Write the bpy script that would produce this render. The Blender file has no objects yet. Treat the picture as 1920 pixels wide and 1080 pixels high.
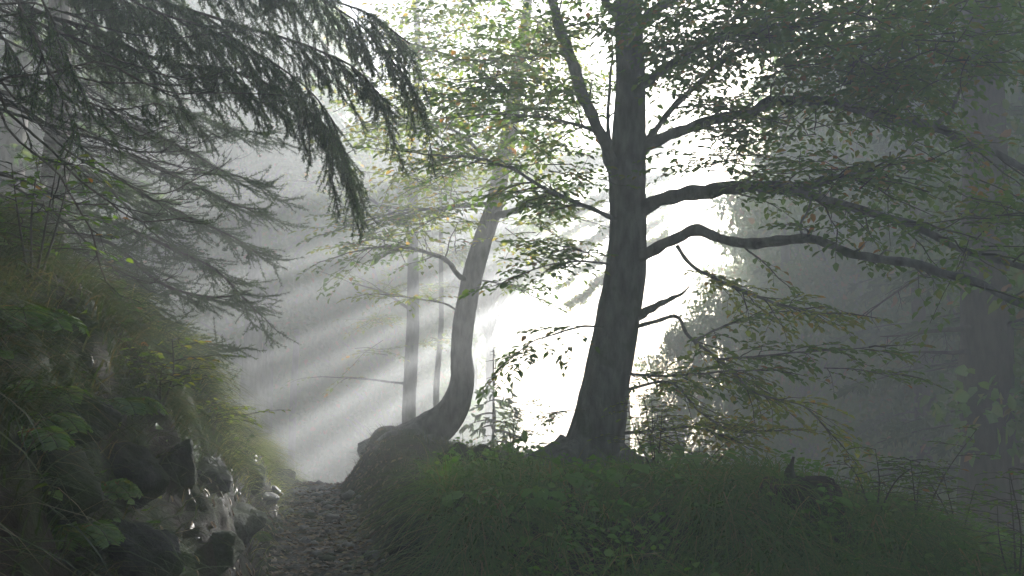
import bpy, bmesh, math, random
import numpy as np
from mathutils import Vector, noise as mnoise

sc = bpy.context.scene
COL = sc.collection
R = math.radians

# ------------------------------------------------------------------ camera
FPX, PITCH, EYE = 1867.0, R(6.0), 1.6          # focal length in pixels of the 1920 px wide frame
cd = bpy.data.cameras.new('camera')
cd.sensor_width = 36.0
cd.lens = 36.0 * FPX / 1920.0
cd.clip_start, cd.clip_end = 0.05, 2000
cam = bpy.data.objects.new('camera', cd)
cam.location = (0, 0, EYE)
cam.rotation_euler = (R(90) + PITCH, 0, 0)
COL.objects.link(cam)
sc.camera = cam
_f = np.array([0, math.cos(PITCH), math.sin(PITCH)])
_u = np.array([0, -math.sin(PITCH), math.cos(PITCH)])


def P(px, py, d):
    """world point seen at pixel (px, py) of the 1920x1080 photograph at depth d"""
    return np.array([0, 0, EYE]) + d * (_f + np.array([(px - 960) / FPX, 0, 0]) + _u * ((540 - py) / FPX))


def PP(lst):
    return np.array([P(*a) for a in lst])


# ------------------------------------------------------------------ light
SUN = P(1590, 190, 1.0) - np.array([0, 0, EYE])
SUN /= np.linalg.norm(SUN)
sun_el = math.asin(SUN[2])
sun_az = math.atan2(SUN[0], SUN[1])
w = bpy.data.worlds.new('World')
sc.world = w
w.use_nodes = True
nt = w.node_tree
sky = nt.nodes.new('ShaderNodeTexSky')
sky.sky_type = 'NISHITA'
sky.sun_disc = False
sky.sun_elevation = sun_el
sky.sun_rotation = sun_az
sky.air_density, sky.dust_density, sky.ozone_density = 1.0, 1.5, 1.5
bg = nt.nodes['Background']
bg.inputs['Strength'].default_value = 0.05
nt.links.new(sky.outputs[0], bg.inputs[0])
sl = bpy.data.lights.new('sun', 'SUN')
sl.energy = 5.0
sl.angle = R(0.5)
sl.color = (1.0, 0.985, 0.965)
so = bpy.data.objects.new('sun', sl)
so.rotation_mode = 'QUATERNION'
so.rotation_quaternion = Vector(SUN).to_track_quat('Z', 'Y')
so.location = (12, 30, 20)
COL.objects.link(so)
sc.view_settings.view_transform = 'Standard'
sc.view_settings.look = 'None'
sc.view_settings.gamma = 1.0
sc.view_settings.exposure = 2.2
sc.render.engine = 'CYCLES'
cy = sc.cycles
cy.use_denoising = True
try:
    cy.denoiser = 'OPENIMAGEDENOISE'
except Exception:
    pass
cy.max_bounces = 6
cy.diffuse_bounces = 2
cy.glossy_bounces = 1
cy.transmission_bounces = 3
cy.transparent_max_bounces = 4
cy.volume_bounces = 1
cy.sample_clamp_indirect = 4.0

HAZE_DENSITY, HAZE_G = 0.024, 0.5

# ------------------------------------------------------------------ helpers
def link(o, parent=None):
    COL.objects.link(o)
    if parent is not None:
        o.parent = parent
    return o


def tag(o, label=None, cat=None, group=None, kind=None):
    for k, v in (('label', label), ('category', cat), ('group', group), ('kind', kind)):
        if v:
            o[k] = v
    return o


def thing(name, label, cat, loc=(0, 0, 0), group=None):
    o = bpy.data.objects.new(name, None)
    o.empty_display_size = 0.2
    o.location = loc
    link(o)
    return tag(o, label, cat, group)


def build(name, V, F, mat, parent=None, smooth=False):
    """V (n,3) world verts; F list of int arrays (m,k). One mesh object; a child keeps its world place."""
    V = np.asarray(V, dtype=np.float64)
    if parent is not None:
        V = V - np.array(parent_world(parent))
    me = bpy.data.meshes.new(name)
    F = [np.asarray(f, dtype=np.int32) for f in F if len(f)]
    nl = sum(f.size for f in F)
    npoly = sum(len(f) for f in F)
    me.vertices.add(len(V))
    me.vertices.foreach_set('co', V.astype(np.float32).ravel())
    me.loops.add(nl)
    me.loops.foreach_set('vertex_index', np.concatenate([f.ravel() for f in F]))
    st, s = [], 0
    for f in F:
        st.append(s + np.arange(len(f)) * f.shape[1])
        s += f.size
    me.polygons.add(npoly)
    me.polygons.foreach_set('loop_start', np.concatenate(st).astype(np.int32))
    if smooth:
        me.polygons.foreach_set('use_smooth', np.ones(npoly, dtype=bool))
    me.materials.append(mat)
    me.update(calc_edges=True)
    o = bpy.data.objects.new(name, me)
    return link(o, parent)


def parent_world(p):
    v = Vector((0, 0, 0))
    while p is not None:
        v += p.location
        p = p.parent
    return v


def unit(a):
    return a / np.maximum(np.linalg.norm(a, axis=-1, keepdims=True), 1e-9)


def catmull(pts, n):
    p = np.asarray(pts, float)
    if len(p) == 2:
        t = np.linspace(0, 1, n)[:, None]
        return p[0] * (1 - t) + p[1] * t
    q = np.vstack([2 * p[0] - p[1], p, 2 * p[-1] - p[-2]])
    seg = np.linalg.norm(np.diff(p, axis=0), axis=1)
    cum = np.concatenate([[0], np.cumsum(seg)])
    s = np.linspace(0, cum[-1], n)
    i = np.clip(np.searchsorted(cum, s, side='right') - 1, 0, len(seg) - 1)
    t = ((s - cum[i]) / np.maximum(seg[i], 1e-9))[:, None]
    a, b, c, d = q[i], q[i + 1], q[i + 2], q[i + 3]
    return 0.5 * (2 * b + (c - a) * t + (2 * a - 5 * b + 4 * c - d) * t * t + (3 * b - a - 3 * c + d) * t ** 3)


class Wood:
    """a heap of tapered tubes that becomes one mesh"""

    def __init__(self):
        self.V, self.F, self.n = [], [], 0

    def tubes(self, Pm, Rm, k=4, ridge=None):
        Pm = np.asarray(Pm, float)
        Rm = np.asarray(Rm, float)
        if Pm.ndim == 2:
            Pm, Rm = Pm[None], Rm[None]
        m, n, _ = Pm.shape
        T = unit(np.gradient(Pm, axis=1))
        up = np.abs(T[:, :, 2].mean(1)) > 0.75
        ref = np.where(up[:, None], np.array([[1.0, 0.13, 0]]), np.array([[0.05, 0.1, 1.0]]))[:, None, :]
        A = unit(np.cross(T, np.broadcast_to(ref, T.shape)))
        B = np.cross(T, A)
        th = np.linspace(0, 2 * np.pi, k, endpoint=False)
        rad = np.repeat(Rm[:, :, None], k, 2)
        if ridge is not None:
            rad = rad * ridge(Rm, th)
        ring = Pm[:, :, None, :] + rad[..., None] * (A[:, :, None, :] * np.cos(th)[None, None, :, None] + B[:, :, None, :] * np.sin(th)[None, None, :, None])
        idx = self.n + np.arange(m * n * k).reshape(m, n, k)
        nx = np.roll(idx, -1, axis=2)
        self.V.append(ring.reshape(-1, 3))
        self.F.append(np.stack([idx[:, :-1], nx[:, :-1], nx[:, 1:], idx[:, 1:]], -1).reshape(-1, 4))
        self.n += m * n * k

    def build(self, name, mat, parent=None):
        if not self.V:
            return None
        return build(name, np.vstack(self.V), [np.vstack(self.F)], mat, parent, True)


class Leaves:
    """leaf blades: position, axis, normal, size"""

    def __init__(self, wid=0.30):
        self.p, self.a, self.n, self.s, self.wid = [], [], [], [], wid

    def add(self, p, a, n, s):
        self.p.append(p)
        self.a.append(a)
        self.n.append(n)
        self.s.append(s)

    def count(self):
        return sum(len(x) for x in self.p)

    def build(self, name, mat, parent=None):
        if not self.p:
            return None
        p = np.vstack(self.p)
        a = unit(np.vstack(self.a))
        n = np.vstack(self.n)
        s = np.concatenate(self.s)[:, None]
        sd = unit(np.cross(a, n))
        n = np.cross(sd, a)
        w_ = self.wid
        v = [p, p + a * s * .33 + sd * s * w_ + n * s * .10, p + a * s * .72 + sd * s * w_ * .72 + n * s * .06,
             p + a * s - n * s * .10, p + a * s * .72 - sd * s * w_ * .72 + n * s * .06, p + a * s * .33 - sd * s * w_ + n * s * .10]
        V = np.stack(v, 1).reshape(-1, 3)
        b = np.arange(len(p))[:, None] * 6
        F = np.vstack([b + np.array([[0, 3, 2, 1]]), b + np.array([[0, 5, 4, 3]])])
        return build(name, V, [F], mat, parent)


def vnoise(x, y, seed=0):
    xi, yi = np.floor(x), np.floor(y)
    fx, fy = x - xi, y - yi
    fx, fy = fx * fx * (3 - 2 * fx), fy * fy * (3 - 2 * fy)

    def h(i, j):
        v = np.sin(i * 127.1 + j * 311.7 + seed * 74.7) * 43758.5453
        return v - np.floor(v)
    return (h(xi, yi) * (1 - fx) + h(xi + 1, yi) * fx) * (1 - fy) + (h(xi, yi + 1) * (1 - fx) + h(xi + 1, yi + 1) * fx) * fy


def fbm(x, y, o=4, seed=0):
    v, a, t = 0, 1.0, 0
    for k in range(o):
        v = v + a * (vnoise(x * 2 ** k, y * 2 ** k, seed + k * 13) - .5)
        t += a
        a *= .5
    return v / t * 2


def sstep(a, b, x):
    t = np.clip((x - a) / (b - a), 0, 1)
    return t * t * (3 - 2 * t)


# ------------------------------------------------------------------ materials
def mat_base(name):
    m = bpy.data.materials.new(name)
    m.use_nodes = True
    t = m.node_tree
    for n in list(t.nodes):
        if n.type == 'BSDF_PRINCIPLED':
            t.nodes.remove(n)
    return m, t, t.nodes['Material Output']


def ramp(t, fac, stops):
    r = t.nodes.new('ShaderNodeValToRGB')
    e = r.color_ramp.elements
    while len(e) > 1:
        e.remove(e[-1])
    e[0].position, e[0].color = stops[0][0], (*stops[0][1], 1)
    for p_, c in stops[1:]:
        q = e.new(p_)
        q.color = (*c, 1)
    t.links.new(fac, r.inputs[0])
    return r.outputs[0]


def tex(t, kind, scale, detail=4, coord=None, **kw):
    n = t.nodes.new(kind)
    n.inputs['Scale'].default_value = scale
    if 'Detail' in n.inputs:
        n.inputs['Detail'].default_value = detail
    for k, v in kw.items():
        n.inputs[k].default_value = v
    if coord is not None:
        t.links.new(coord, n.inputs['Vector'])
    return n


def position(t):
    return t.nodes.new('ShaderNodeNewGeometry').outputs['Position']


def mixc(t, fac, a, b):
    m = t.nodes.new('ShaderNodeMix')
    m.data_type = 'RGBA'
    for s_, v in ((0, fac), (6, a), (7, b)):
        if hasattr(v, 'links') or hasattr(v, 'is_linked'):
            t.links.new(v, m.inputs[s_])
        elif s_ == 0:
            m.inputs[0].default_value = v
        else:
            m.inputs[s_].default_value = (*v, 1)
    return m.outputs[2]


def leaf_material(name, stops, transl=0.5, tint=(2.6, 2.4, .9), gloss=0.06):
    m, t, out = mat_base(name)
    g = t.nodes.new('ShaderNodeNewGeometry')
    c = ramp(t, g.outputs['Random Per Island'], stops)
    d = t.nodes.new('ShaderNodeBsdfDiffuse')
    tr = t.nodes.new('ShaderNodeBsdfTranslucent')
    t.links.new(c, d.inputs[0])
    mm = t.nodes.new('ShaderNodeMix')
    mm.data_type = 'RGBA'
    mm.blend_type = 'MULTIPLY'
    mm.inputs[0].default_value = 1
    t.links.new(c, mm.inputs[6])
    mm.inputs[7].default_value = (*tint, 1)
    t.links.new(mm.outputs[2], tr.inputs[0])
    x = t.nodes.new('ShaderNodeMixShader')
    x.inputs[0].default_value = transl
    t.links.new(d.outputs[0], x.inputs[1])
    t.links.new(tr.outputs[0], x.inputs[2])
    gl = t.nodes.new('ShaderNodeBsdfGlossy')
    gl.inputs['Roughness'].default_value = .38
    y = t.nodes.new('ShaderNodeMixShader')
    y.inputs[0].default_value = gloss
    t.links.new(x.outputs[0], y.inputs[1])
    t.links.new(gl.outputs[0], y.inputs[2])
    t.links.new(y.outputs[0], out.inputs[0])
    return m


def rough_material(name, colour, bump=None, rough=.85, dist=.02, strength=.6, spec=.3):
    m, t, out = mat_base(name)
    b = t.nodes.new('ShaderNodeBsdfPrincipled')
    pos = position(t)
    t.links.new(colour(t, pos), b.inputs['Base Color'])
    if callable(rough):
        t.links.new(rough(t, pos), b.inputs['Roughness'])
    else:
        b.inputs['Roughness'].default_value = rough
    b.inputs['Specular IOR Level'].default_value = spec
    if bump:
        n = t.nodes.new('ShaderNodeBump')
        n.inputs['Strength'].default_value = strength
        n.inputs['Distance'].default_value = dist
        t.links.new(bump(t, pos), n.inputs['Height'])
        t.links.new(n.outputs[0], b.inputs['Normal'])
    t.links.new(b.outputs[0], out.inputs[0])
    return m


def bark_colour(a, b_, moss, amt):
    def f(t, pos):
        mp = t.nodes.new('ShaderNodeMapping')
        mp.inputs['Scale'].default_value = (1, 1, .35)
        t.links.new(pos, mp.inputs[0])
        n = tex(t, 'ShaderNodeTexNoise', 14, 6, mp.outputs[0])
        c = ramp(t, n.outputs[0], [(.3, a), (.7, b_)])
        n2 = tex(t, 'ShaderNodeTexNoise', 2.3, 5, pos)
        f2 = ramp(t, n2.outputs[0], [(amt, (0, 0, 0)), (amt + .12, (1, 1, 1))])
        return mixc(t, f2, c, moss)
    return f


def bark_bump(scale, zs):
    def f(t, pos):
        mp = t.nodes.new('ShaderNodeMapping')
        mp.inputs['Scale'].default_value = (1, 1, zs)
        t.links.new(pos, mp.inputs[0])
        return tex(t, 'ShaderNodeTexNoise', scale, 8, mp.outputs[0], Roughness=.65).outputs[0]
    return f


M_BEECH = rough_material('beech bark', bark_colour((.075, .072, .068), (.25, .245, .235), (.05, .078, .028), .55), bark_bump(22, .3), dist=.07, strength=1.0)
M_TWIG = rough_material('beech twig', bark_colour((.05, .043, .035), (.10, .085, .07), (.05, .06, .03), .62), rough=.8)
M_SPRUCE = rough_material('spruce bark', bark_colour((.05, .038, .03), (.13, .10, .08), (.055, .07, .035), .55), bark_bump(16, .5), dist=.04, strength=.9)
M_DEAD = rough_material('dead spruce twig', bark_colour((.035, .03, .025), (.085, .072, .06), (.05, .058, .035), .6), rough=.9)
M_LEAF = leaf_material('beech leaf', [(0, (.05, .115, .014)), (.45, (.07, .145, .018)), (.8, (.10, .16, .02)), (.93, (.13, .135, .025)), (.985, (.22, .11, .02)), (1, (.20, .07, .02))])
M_LEAFY = leaf_material('yellowing leaf', [(0, (.09, .15, .022)), (.5, (.13, .18, .03)), (.85, (.19, .20, .035)), (1, (.28, .17, .03))], .6)
M_NEEDLE = leaf_material('spruce needle', [(0, (.036, .08, .034)), (.6, (.05, .10, .036)), (1, (.08, .115, .036))], .35)
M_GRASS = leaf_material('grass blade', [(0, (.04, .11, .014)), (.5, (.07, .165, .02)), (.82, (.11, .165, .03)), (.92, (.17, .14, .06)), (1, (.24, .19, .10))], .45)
M_SHADEGRASS = leaf_material('shade-darkened bank grass', [(0, (.025, .05, .012)), (.5, (.04, .07, .016)), (.8, (.065, .075, .026)), (.92, (.11, .085, .045)), (1, (.17, .13, .08))], .35)  # shade of the left bank and mound put into the blade colour
M_LITGRASS = leaf_material('sunlit-toned grass blade', [(0, (.09, .14, .02)), (.5, (.14, .19, .03)), (.85, (.22, .22, .05)), (1, (.34, .28, .13))], .55, gloss=.12)  # sunlit look put into the colour and gloss of these blades
M_HERB = leaf_material('herb leaf', [(0, (.06, .165, .018)), (.6, (.09, .21, .025)), (1, (.13, .23, .035))], .45)
M_STALK = rough_material('green stalk', lambda t, p: ramp(t, tex(t, 'ShaderNodeTexNoise', 9, 2, p).outputs[0], [(.3, (.05, .07, .02)), (.7, (.10, .10, .04))]))
M_LITTER = leaf_material('fallen leaf', [(0, (.08, .045, .02)), (.5, (.15, .085, .035)), (.85, (.24, .15, .06)), (1, (.30, .24, .07))], .2, (1, .8, .5), .10)


def ground_colour(t, pos):
    n = tex(t, 'ShaderNodeTexNoise', 5, 8, pos, Roughness=.7)
    soil = ramp(t, n.outputs[0], [(.25, (.018, .013, .009)), (.5, (.04, .031, .02)), (.78, (.08, .066, .048))])
    n2 = tex(t, 'ShaderNodeTexNoise', 1.7, 6, pos, Roughness=.65)
    g = ramp(t, n2.outputs[0], [(.44, (0, 0, 0)), (.58, (1, 1, 1))])
    n3 = tex(t, 'ShaderNodeTexNoise', 30, 4, pos)
    moss = ramp(t, n3.outputs[0], [(.3, (.022, .04, .012)), (.7, (.06, .085, .022))])
    return mixc(t, g, soil, moss)


def rock_colour(t, pos):
    n = tex(t, 'ShaderNodeTexNoise', 7, 9, pos, Roughness=.7)
    c = ramp(t, n.outputs[0], [(.25, (.022, .02, .018)), (.5, (.055, .052, .047)), (.78, (.13, .125, .115))])
    n2 = tex(t, 'ShaderNodeTexNoise', 2.6, 6, pos, Roughness=.7)
    g = ramp(t, n2.outputs[0], [(.38, (0, 0, 0)), (.52, (1, 1, 1))])
    return mixc(t, g, c, (.035, .05, .016))


def wet(lo, hi):
    def f(t, pos):
        n = tex(t, 'ShaderNodeTexNoise', 3.5, 5, pos)
        r = t.nodes.new('ShaderNodeMapRange')
        r.inputs['From Min'].default_value = .35
        r.inputs['From Max'].default_value = .65
        r.inputs['To Min'].default_value = lo
        r.inputs['To Max'].default_value = hi
        t.links.new(n.outputs[0], r.inputs['Value'])
        return r.outputs[0]
    return f


def lumpy(scale):
    return lambda t, pos: tex(t, 'ShaderNodeTexNoise', scale, 10, pos, Roughness=.72).outputs[0]


M_GROUND = rough_material('forest soil', ground_colour, lumpy(9), wet(.7, .95), .08, 1.0, .15)
M_PATH = rough_material('wet path', lambda t, p: ramp(t, tex(t, 'ShaderNodeTexNoise', 8, 9, p, Roughness=.75).outputs[0], [(.28, (.022, .018, .013)), (.5, (.055, .045, .034)), (.76, (.12, .105, .085))]), lumpy(16), wet(.35, .85), .07, 1.0, .4)
M_ROCK = rough_material('mossy rock', rock_colour, lumpy(10), wet(.55, .95), .06, 1.0, .2)
M_WETROCK = rough_material('wet stone', lambda t, p: ramp(t, tex(t, 'ShaderNodeTexNoise', 9, 8, p).outputs[0], [(.3, (.035, .033, .03)), (.7, (.13, .125, .115))]), lumpy(14), wet(.12, .6), .04, .8, .6)
M_MOSS = rough_material('mossy soil', lambda t, p: ramp(t, tex(t, 'ShaderNodeTexNoise', 12, 8, p, Roughness=.7).outputs[0], [(.3, (.02, .016, .011)), (.5, (.05, .045, .02)), (.7, (.055, .07, .022))]), lumpy(18), .9, .05, 1.0)

# ------------------------------------------------------------------ terrain
PY = np.array([-40, 0, 4, 7.3, 9.5, 11, 12, 14, 18, 26, 60.])
PX = np.array([3, 0, -.68, -1.30, -1.80, -2.22, -2.34, -2.5, -2.7, -3.5, -8.])
PZ = np.array([-1.2, 0, .13, .33, .44, .50, .50, .25, -.8, -2.6, -6.])
PW = np.array([.9, .6, .48, .40, .35, .33, .29, .35, .5, .6, .6])


def ground_z(x, y, detail=True):
    x, y = np.asarray(x, float), np.asarray(y, float)
    wob = fbm(x * 1.3 + 3, y * 1.3, 3, 5)
    xc, zp, hw = np.interp(y, PY, PX), np.interp(y, PY, PZ), np.interp(y, PY, PW)
    # left bank: a rocky step, then a slope
    s = xc - hw - x + .16 * wob
    H = np.interp(y, [-5, 3, 5, 6.5, 8.2, 9.6, 11, 12.2, 14, 20, 40], [1.2, 1.35, 1.4, 1.35, 1.22, .92, .55, .42, .35, .4, .5])
    grad = np.interp(y, [-5, 4, 6, 8, 10, 12, 16, 25], [.85, .85, .75, .5, .38, .32, .45, .4])
    zl = H * (.55 * sstep(0, .32, s) + .45 * sstep(.3, .8, s)) + grad * np.clip(s - .35, 0, 9)
    # right bank and plateau
    r = x - xc - hw + .14 * wob
    yb = y + .35 * wob + .10 * np.sin(x * 2.1)
    B = np.interp(yb, [-10, 1.5, 5.6, 6.1, 6.7, 7.2, 9.3, 12, 16, 24, 60], [0, .0, .08, .18, .44, .55, .46, .40, .42, 1.4, 3.5])
    zr = B * sstep(0, .45, r)
    z = zp + zl + zr
    # mound under the leaning tree
    z = z + .22 * np.exp(-(((x + 1.35) / .7) ** 2 + ((y - 12.1) / .9) ** 2)) * sstep(-.1, .5, r)
    z = z + .16 * np.exp(-(((x - 1.95) / .5) ** 2 + ((y - 6.9) / .5) ** 2))
    # hillside falling away beyond the crest
    t = ((x - 1.35) * 9.5 + (y - 10.4) * 3.7) / 10.2 + .25 * wob
    fall = .62 * np.log1p(np.exp(np.clip(t * 3.0, -30, 30))) / 3.0
    z = z - 6.5 * (1 - np.exp(-fall / 6.5))
    if detail:
        onpath = 1 - sstep(.0, .35, np.abs(x - xc) - hw)
        amp = .075 + .14 * sstep(0, .3, s) * (1 - .6 * sstep(1.2, 2.5, s)) - .035 * onpath
        z = z + amp * fbm(x * 2.6, y * 2.6, 5, 2) + .03 * fbm(x * 11, y * 11, 3, 9)
        ledge = fbm(x * 1.1 + 9, z * 6, 3, 21)
        z = z + (.10 * ledge + .16 * fbm(x * 1.4 + 4, y * 1.4, 2, 61)) * sstep(.05, .3, s) * (1 - .5 * sstep(1.2, 2.2, s))
    return np.clip(z, -7.5, 9)


def gz(x, y):
    return float(ground_z(np.array([x]), np.array([y]))[0])


def axis(lo, a, b, hi, fine, grow=1.13):
    m = list(np.arange(a, b, fine))
    st, v = fine, b
    while v < hi:
        m.append(v)
        st *= grow
        v += st
    m.append(hi)
    st, v, l = fine, a, []
    while True:
        st *= grow
        v -= st
        if v <= lo:
            break
        l.append(v)
    return np.array([lo] + l[::-1] + m)


EXT_X, EXT_Y0, EXT_Y1 = 46.0, -14.0, 78.0
gx = axis(-EXT_X, -5.2, 3.6, EXT_X, .042)
gy = axis(EXT_Y0, 2.6, 15.0, EXT_Y1, .042)
XX, YY = np.meshgrid(gx, gy)
ZZ = ground_z(XX, YY)
nx_, ny_ = len(gx), len(gy)
ids = np.arange(nx_ * ny_).reshape(ny_, nx_)
quad = np.stack([ids[:-1, :-1], ids[:-1, 1:], ids[1:, 1:], ids[1:, :-1]], -1).reshape(-1, 4)
ground = build('ground', np.stack([XX, YY, ZZ], -1).reshape(-1, 3), [quad], M_GROUND, None, True)
tag(ground, kind='structure')
# the trodden path: a sheet a few millimetres above the ground
py_ = np.arange(1.0, 15.0, .05)
ts = np.linspace(-1, 1, 23)
PXX = np.interp(py_, PY, PX)[:, None] + ts[None] * (np.interp(py_, PY, PW)[:, None] + .10)
PYY = np.repeat(py_[:, None], 23, 1)
edge = (1 - np.abs(ts[None]) ** 6)
PZZ = ground_z(PXX, PYY) + .014 * edge - .012 + .016 * np.maximum(0, fbm(PXX * 9, PYY * 9, 3, 41)) * edge
ids = np.arange(PXX.size).reshape(PXX.shape)
quad = np.stack([ids[:-1, :-1], ids[:-1, 1:], ids[1:, 1:], ids[1:, :-1]], -1).reshape(-1, 4)
tag(build('path', np.stack([PXX, PYY, PZZ], -1).reshape(-1, 3), [quad], M_PATH, None, True), kind='structure')

# ------------------------------------------------------------------ growth rules
UP = np.array([0, 0, 1.0])


def twig_with_leaves(W, Lf, p0, d, L, rng, size, gap, droop=.15, r=.003, flat=.26, wood=True):
    n = 4
    t = np.linspace(0, 1, n)[:, None]
    bend = np.array([rng.normal(0, .12), rng.normal(0, .12), -droop])
    C = p0 + d * L * t + bend * L * t * t
    if wood:
        W.tubes(C, np.linspace(r, r * .4, n), 3)
    m = max(2, int(L / gap))
    u = (np.arange(m) + .6) / m
    q = p0 + d * L * u[:, None] + bend * L * (u * u)[:, None]
    tg = unit(d + 2 * bend * u[:, None])
    sd = unit(np.cross(tg, UP))
    sg = np.where(np.arange(m) % 2 == 0, 1.0, -1.0)[:, None]
    a = unit(tg * .75 + sd * sg * .75 + rng.normal(0, .2, (m, 3)))
    a[-1] = tg[-1]
    nn = unit(UP + rng.normal(0, flat, (m, 3)))
    Lf.add(q, a, nn, size * rng.uniform(.6, 1.2, m))


def leafy_branch(W, Lf, p0, d, L, rng, size=.07, gap=.045, tw=.12, r=.008, droop=.12, tlen=.30, wood=True):
    """a flat beech spray: one curved stem, twigs to both sides, leaves on the twigs"""
    n = 6
    t = np.linspace(0, 1, n)[:, None]
    bend = np.array([rng.normal(0, .18), rng.normal(0, .18), -droop + rng.normal(0, .06)])
    C = p0 + d * L * t + bend * L * t ** 2 + rng.normal(0, .012 * L, (n, 3)) * (t > 0)
    W.tubes(C, np.linspace(r, r * .35, n), 4)
    m = max(2, int(L / tw))
    for i in range(m):
        u = .12 + .88 * (i + rng.uniform(.2, .8)) / m
        k = min(int(u * (n - 1)), n - 2)
        f = u * (n - 1) - k
        q = C[k] * (1 - f) + C[k + 1] * f
        tg = unit(C[k + 1] - C[k])
        sd = unit(np.cross(tg, UP))
        sg = 1 if i % 2 else -1
        dd = unit(tg * .7 + sd * sg * .8 + UP * rng.normal(0, .12))
        twig_with_leaves(W, Lf, q, dd, tlen * (1.15 - .6 * u) * rng.uniform(.6, 1.25), rng, size, gap, r=.0028, wood=wood)
    twig_with_leaves(W, Lf, C[-1], unit(C[-1] - C[-2]), tlen * .6, rng, size, gap, r=.0025, wood=wood)


def limb(tree, pts, w0, w1, rng, subs, slen, start=.15, mat=None, leafmat=None, size=.078, gap=.040, tw=.10, up=.05, name='branch', k=9, leaf_bias=None, droop=.12, wood=True, side=0.85, label=None):
    """one bough of a tree through pixel/depth points; its sprays of leaves are its sub-part"""
    pts = np.asarray(pts, float)
    n = max(14, len(pts) * 6)
    C = catmull(pts, n)
    wig = rng.normal(0, 1, (n, 3))
    for _ in range(2):
        wig[1:-1] = (wig[:-2] + wig[1:-1] + wig[2:]) / 3
    C[1:] += wig[1:] * min(.02, w0 * .35)
    Rr = np.linspace(w0, w1, n) * (1 + .10 * np.sin(np.arange(n) * 1.7 + rng.uniform(0, 6)))
    W, B, Lf = Wood(), Wood(), Leaves()
    if w0 > .025:
        th0 = rng.uniform(0, 50)
        nb_ = n * 3
        C2 = catmull(C, nb_)
        s_ = np.linspace(0, 1, nb_) * np.linalg.norm(np.diff(C, axis=0), axis=1).sum()
        kk = 16

        def knob(Rm, th_):
            return 1 + .30 * (vnoise(s_[:, None] * 3.1 + th0, np.cos(th_)[None] * 1.2 + 5, 4) - .5)[None] + .22 * (vnoise(s_[:, None] * 11 + th0, np.sin(th_)[None] * 2 + 9, 6) - .5)[None]
        W.tubes(C2, np.interp(np.linspace(0, 1, nb_), np.linspace(0, 1, n), Rr), kk, knob)
        for _ in range(int(s_[-1] * 2.5)):
            j = int(rng.uniform(.2, .95) * (n - 1))
            d_ = unit(rng.normal(0, 1, 3) + (C[min(j + 1, n - 1)] - C[j]) * 8 + UP * .3)
            l_ = rng.uniform(.08, .35)
            W.tubes(np.array([C[j], C[j] + d_ * l_ * .5, C[j] + d_ * l_ + rng.normal(0, .03, 3)]), np.array([Rr[j] * .35, Rr[j] * .2, .003]), 5)
    else:
        W.tubes(C, Rr, k)
    seglen = np.linalg.norm(np.diff(C, axis=0), axis=1).sum()
    for i in range(subs):
        u = start + (1 - start) * (i + rng.uniform(0, 1)) / max(subs, 1)
        u = min(u, .985)
        j = int(u * (n - 1))
        tg = unit(C[min(j + 1, n - 1)] - C[max(j - 1, 0)])
        sd = unit(np.cross(tg, UP))
        sg = 1 if rng.uniform() < .5 else -1
        d = unit(tg * rng.uniform(.3, .9) + sd * sg * side * rng.uniform(.3, 1) + UP * (up + rng.normal(0, .2)))
        L = slen * rng.uniform(.5, 1.25) * (1.1 - .45 * u)
        leafy_branch(B, Lf, C[j], d, L, rng, size, gap, tw, r=min(.010, max(.004, Rr[j] * .5)), droop=droop, wood=wood)
    if subs:
        leafy_branch(B, Lf, C[-1], unit(C[-1] - C[-3]), slen * .7, rng, size, gap, tw, droop=droop, wood=wood)
    o = W.build(name, mat or M_BEECH, tree)
    if B.V:
        B.build('sprays', M_TWIG, o)
    if Lf.p:
        Lf.build('leaves', leafmat or M_LEAF, o)
    return o


def trunk_mesh(tree, pts, widths, rng, mat, k=28, rough=.05, flare=None, n=None, name='trunk'):
    C = catmull(pts, n or len(pts) * 12)
    n = len(C)
    cum = np.concatenate([[0], np.cumsum(np.linalg.norm(np.diff(np.asarray(pts), axis=0), axis=1))])
    s = np.concatenate([[0], np.cumsum(np.linalg.norm(np.diff(C, axis=0), axis=1))])
    Rr = np.interp(s / s[-1], cum / cum[-1], widths)
    th = np.linspace(0, 2 * np.pi, k, endpoint=False)
    W = Wood()

    def ridge(Rm, th_):
        a = np.stack([np.cos(th_), np.sin(th_)], 0)
        g = np.zeros((1, n, k))
        for i in range(n):
            for f, am in ((2.0, 1.0), (5.0, .45), (17.0, .22)):
                g[0, i] += am * (vnoise(a[0] * f * .8 + 7, a[1] * f * .8 + s[i] * f * .9, 3 + int(f)) - .5)
        g = 1 + rough * 2 * g
        if flare:
            fl = np.exp(-s / flare[0])[:, None]
            g[0] += fl * (flare[1] * (.5 + .5 * np.cos(th_ * flare[2] + flare[3]))[None, :] + flare[1] * .25 * np.cos(th_ * (flare[2] + 3))[None])
        return g
    W.tubes(C, Rr, k, ridge)
    return W.build(name, mat, tree)


def crown(tree, blobs, rng, per, size, mat, L=.9, gap=.06, tw=.16, name='crown', tlen=.34, hole=.0, droop=.12):
    """sprays scattered through ellipsoid clumps"""
    W, Lf = Wood(), Leaves()
    for (c, rad, frac) in blobs:
        m = max(1, int(per * frac))
        for _ in range(m):
            v = unit(rng.normal(0, 1, 3)) * rng.uniform(.15, 1) ** .5
            p = np.asarray(c) + v * np.asarray(rad)
            d = unit(np.array([v[0], v[1], v[2] * .3]) + rng.normal(0, .45, 3) * np.array([1, 1, .35]))
            leafy_branch(W, Lf, p - d * L * .5, d, L * rng.uniform(.6, 1.3), rng, size, gap, tw, r=.006, tlen=tlen, wood=False, droop=droop)
    o = Lf.build(name, mat, tree)
    W.build('sprays', M_TWIG, o)
    return o


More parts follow.
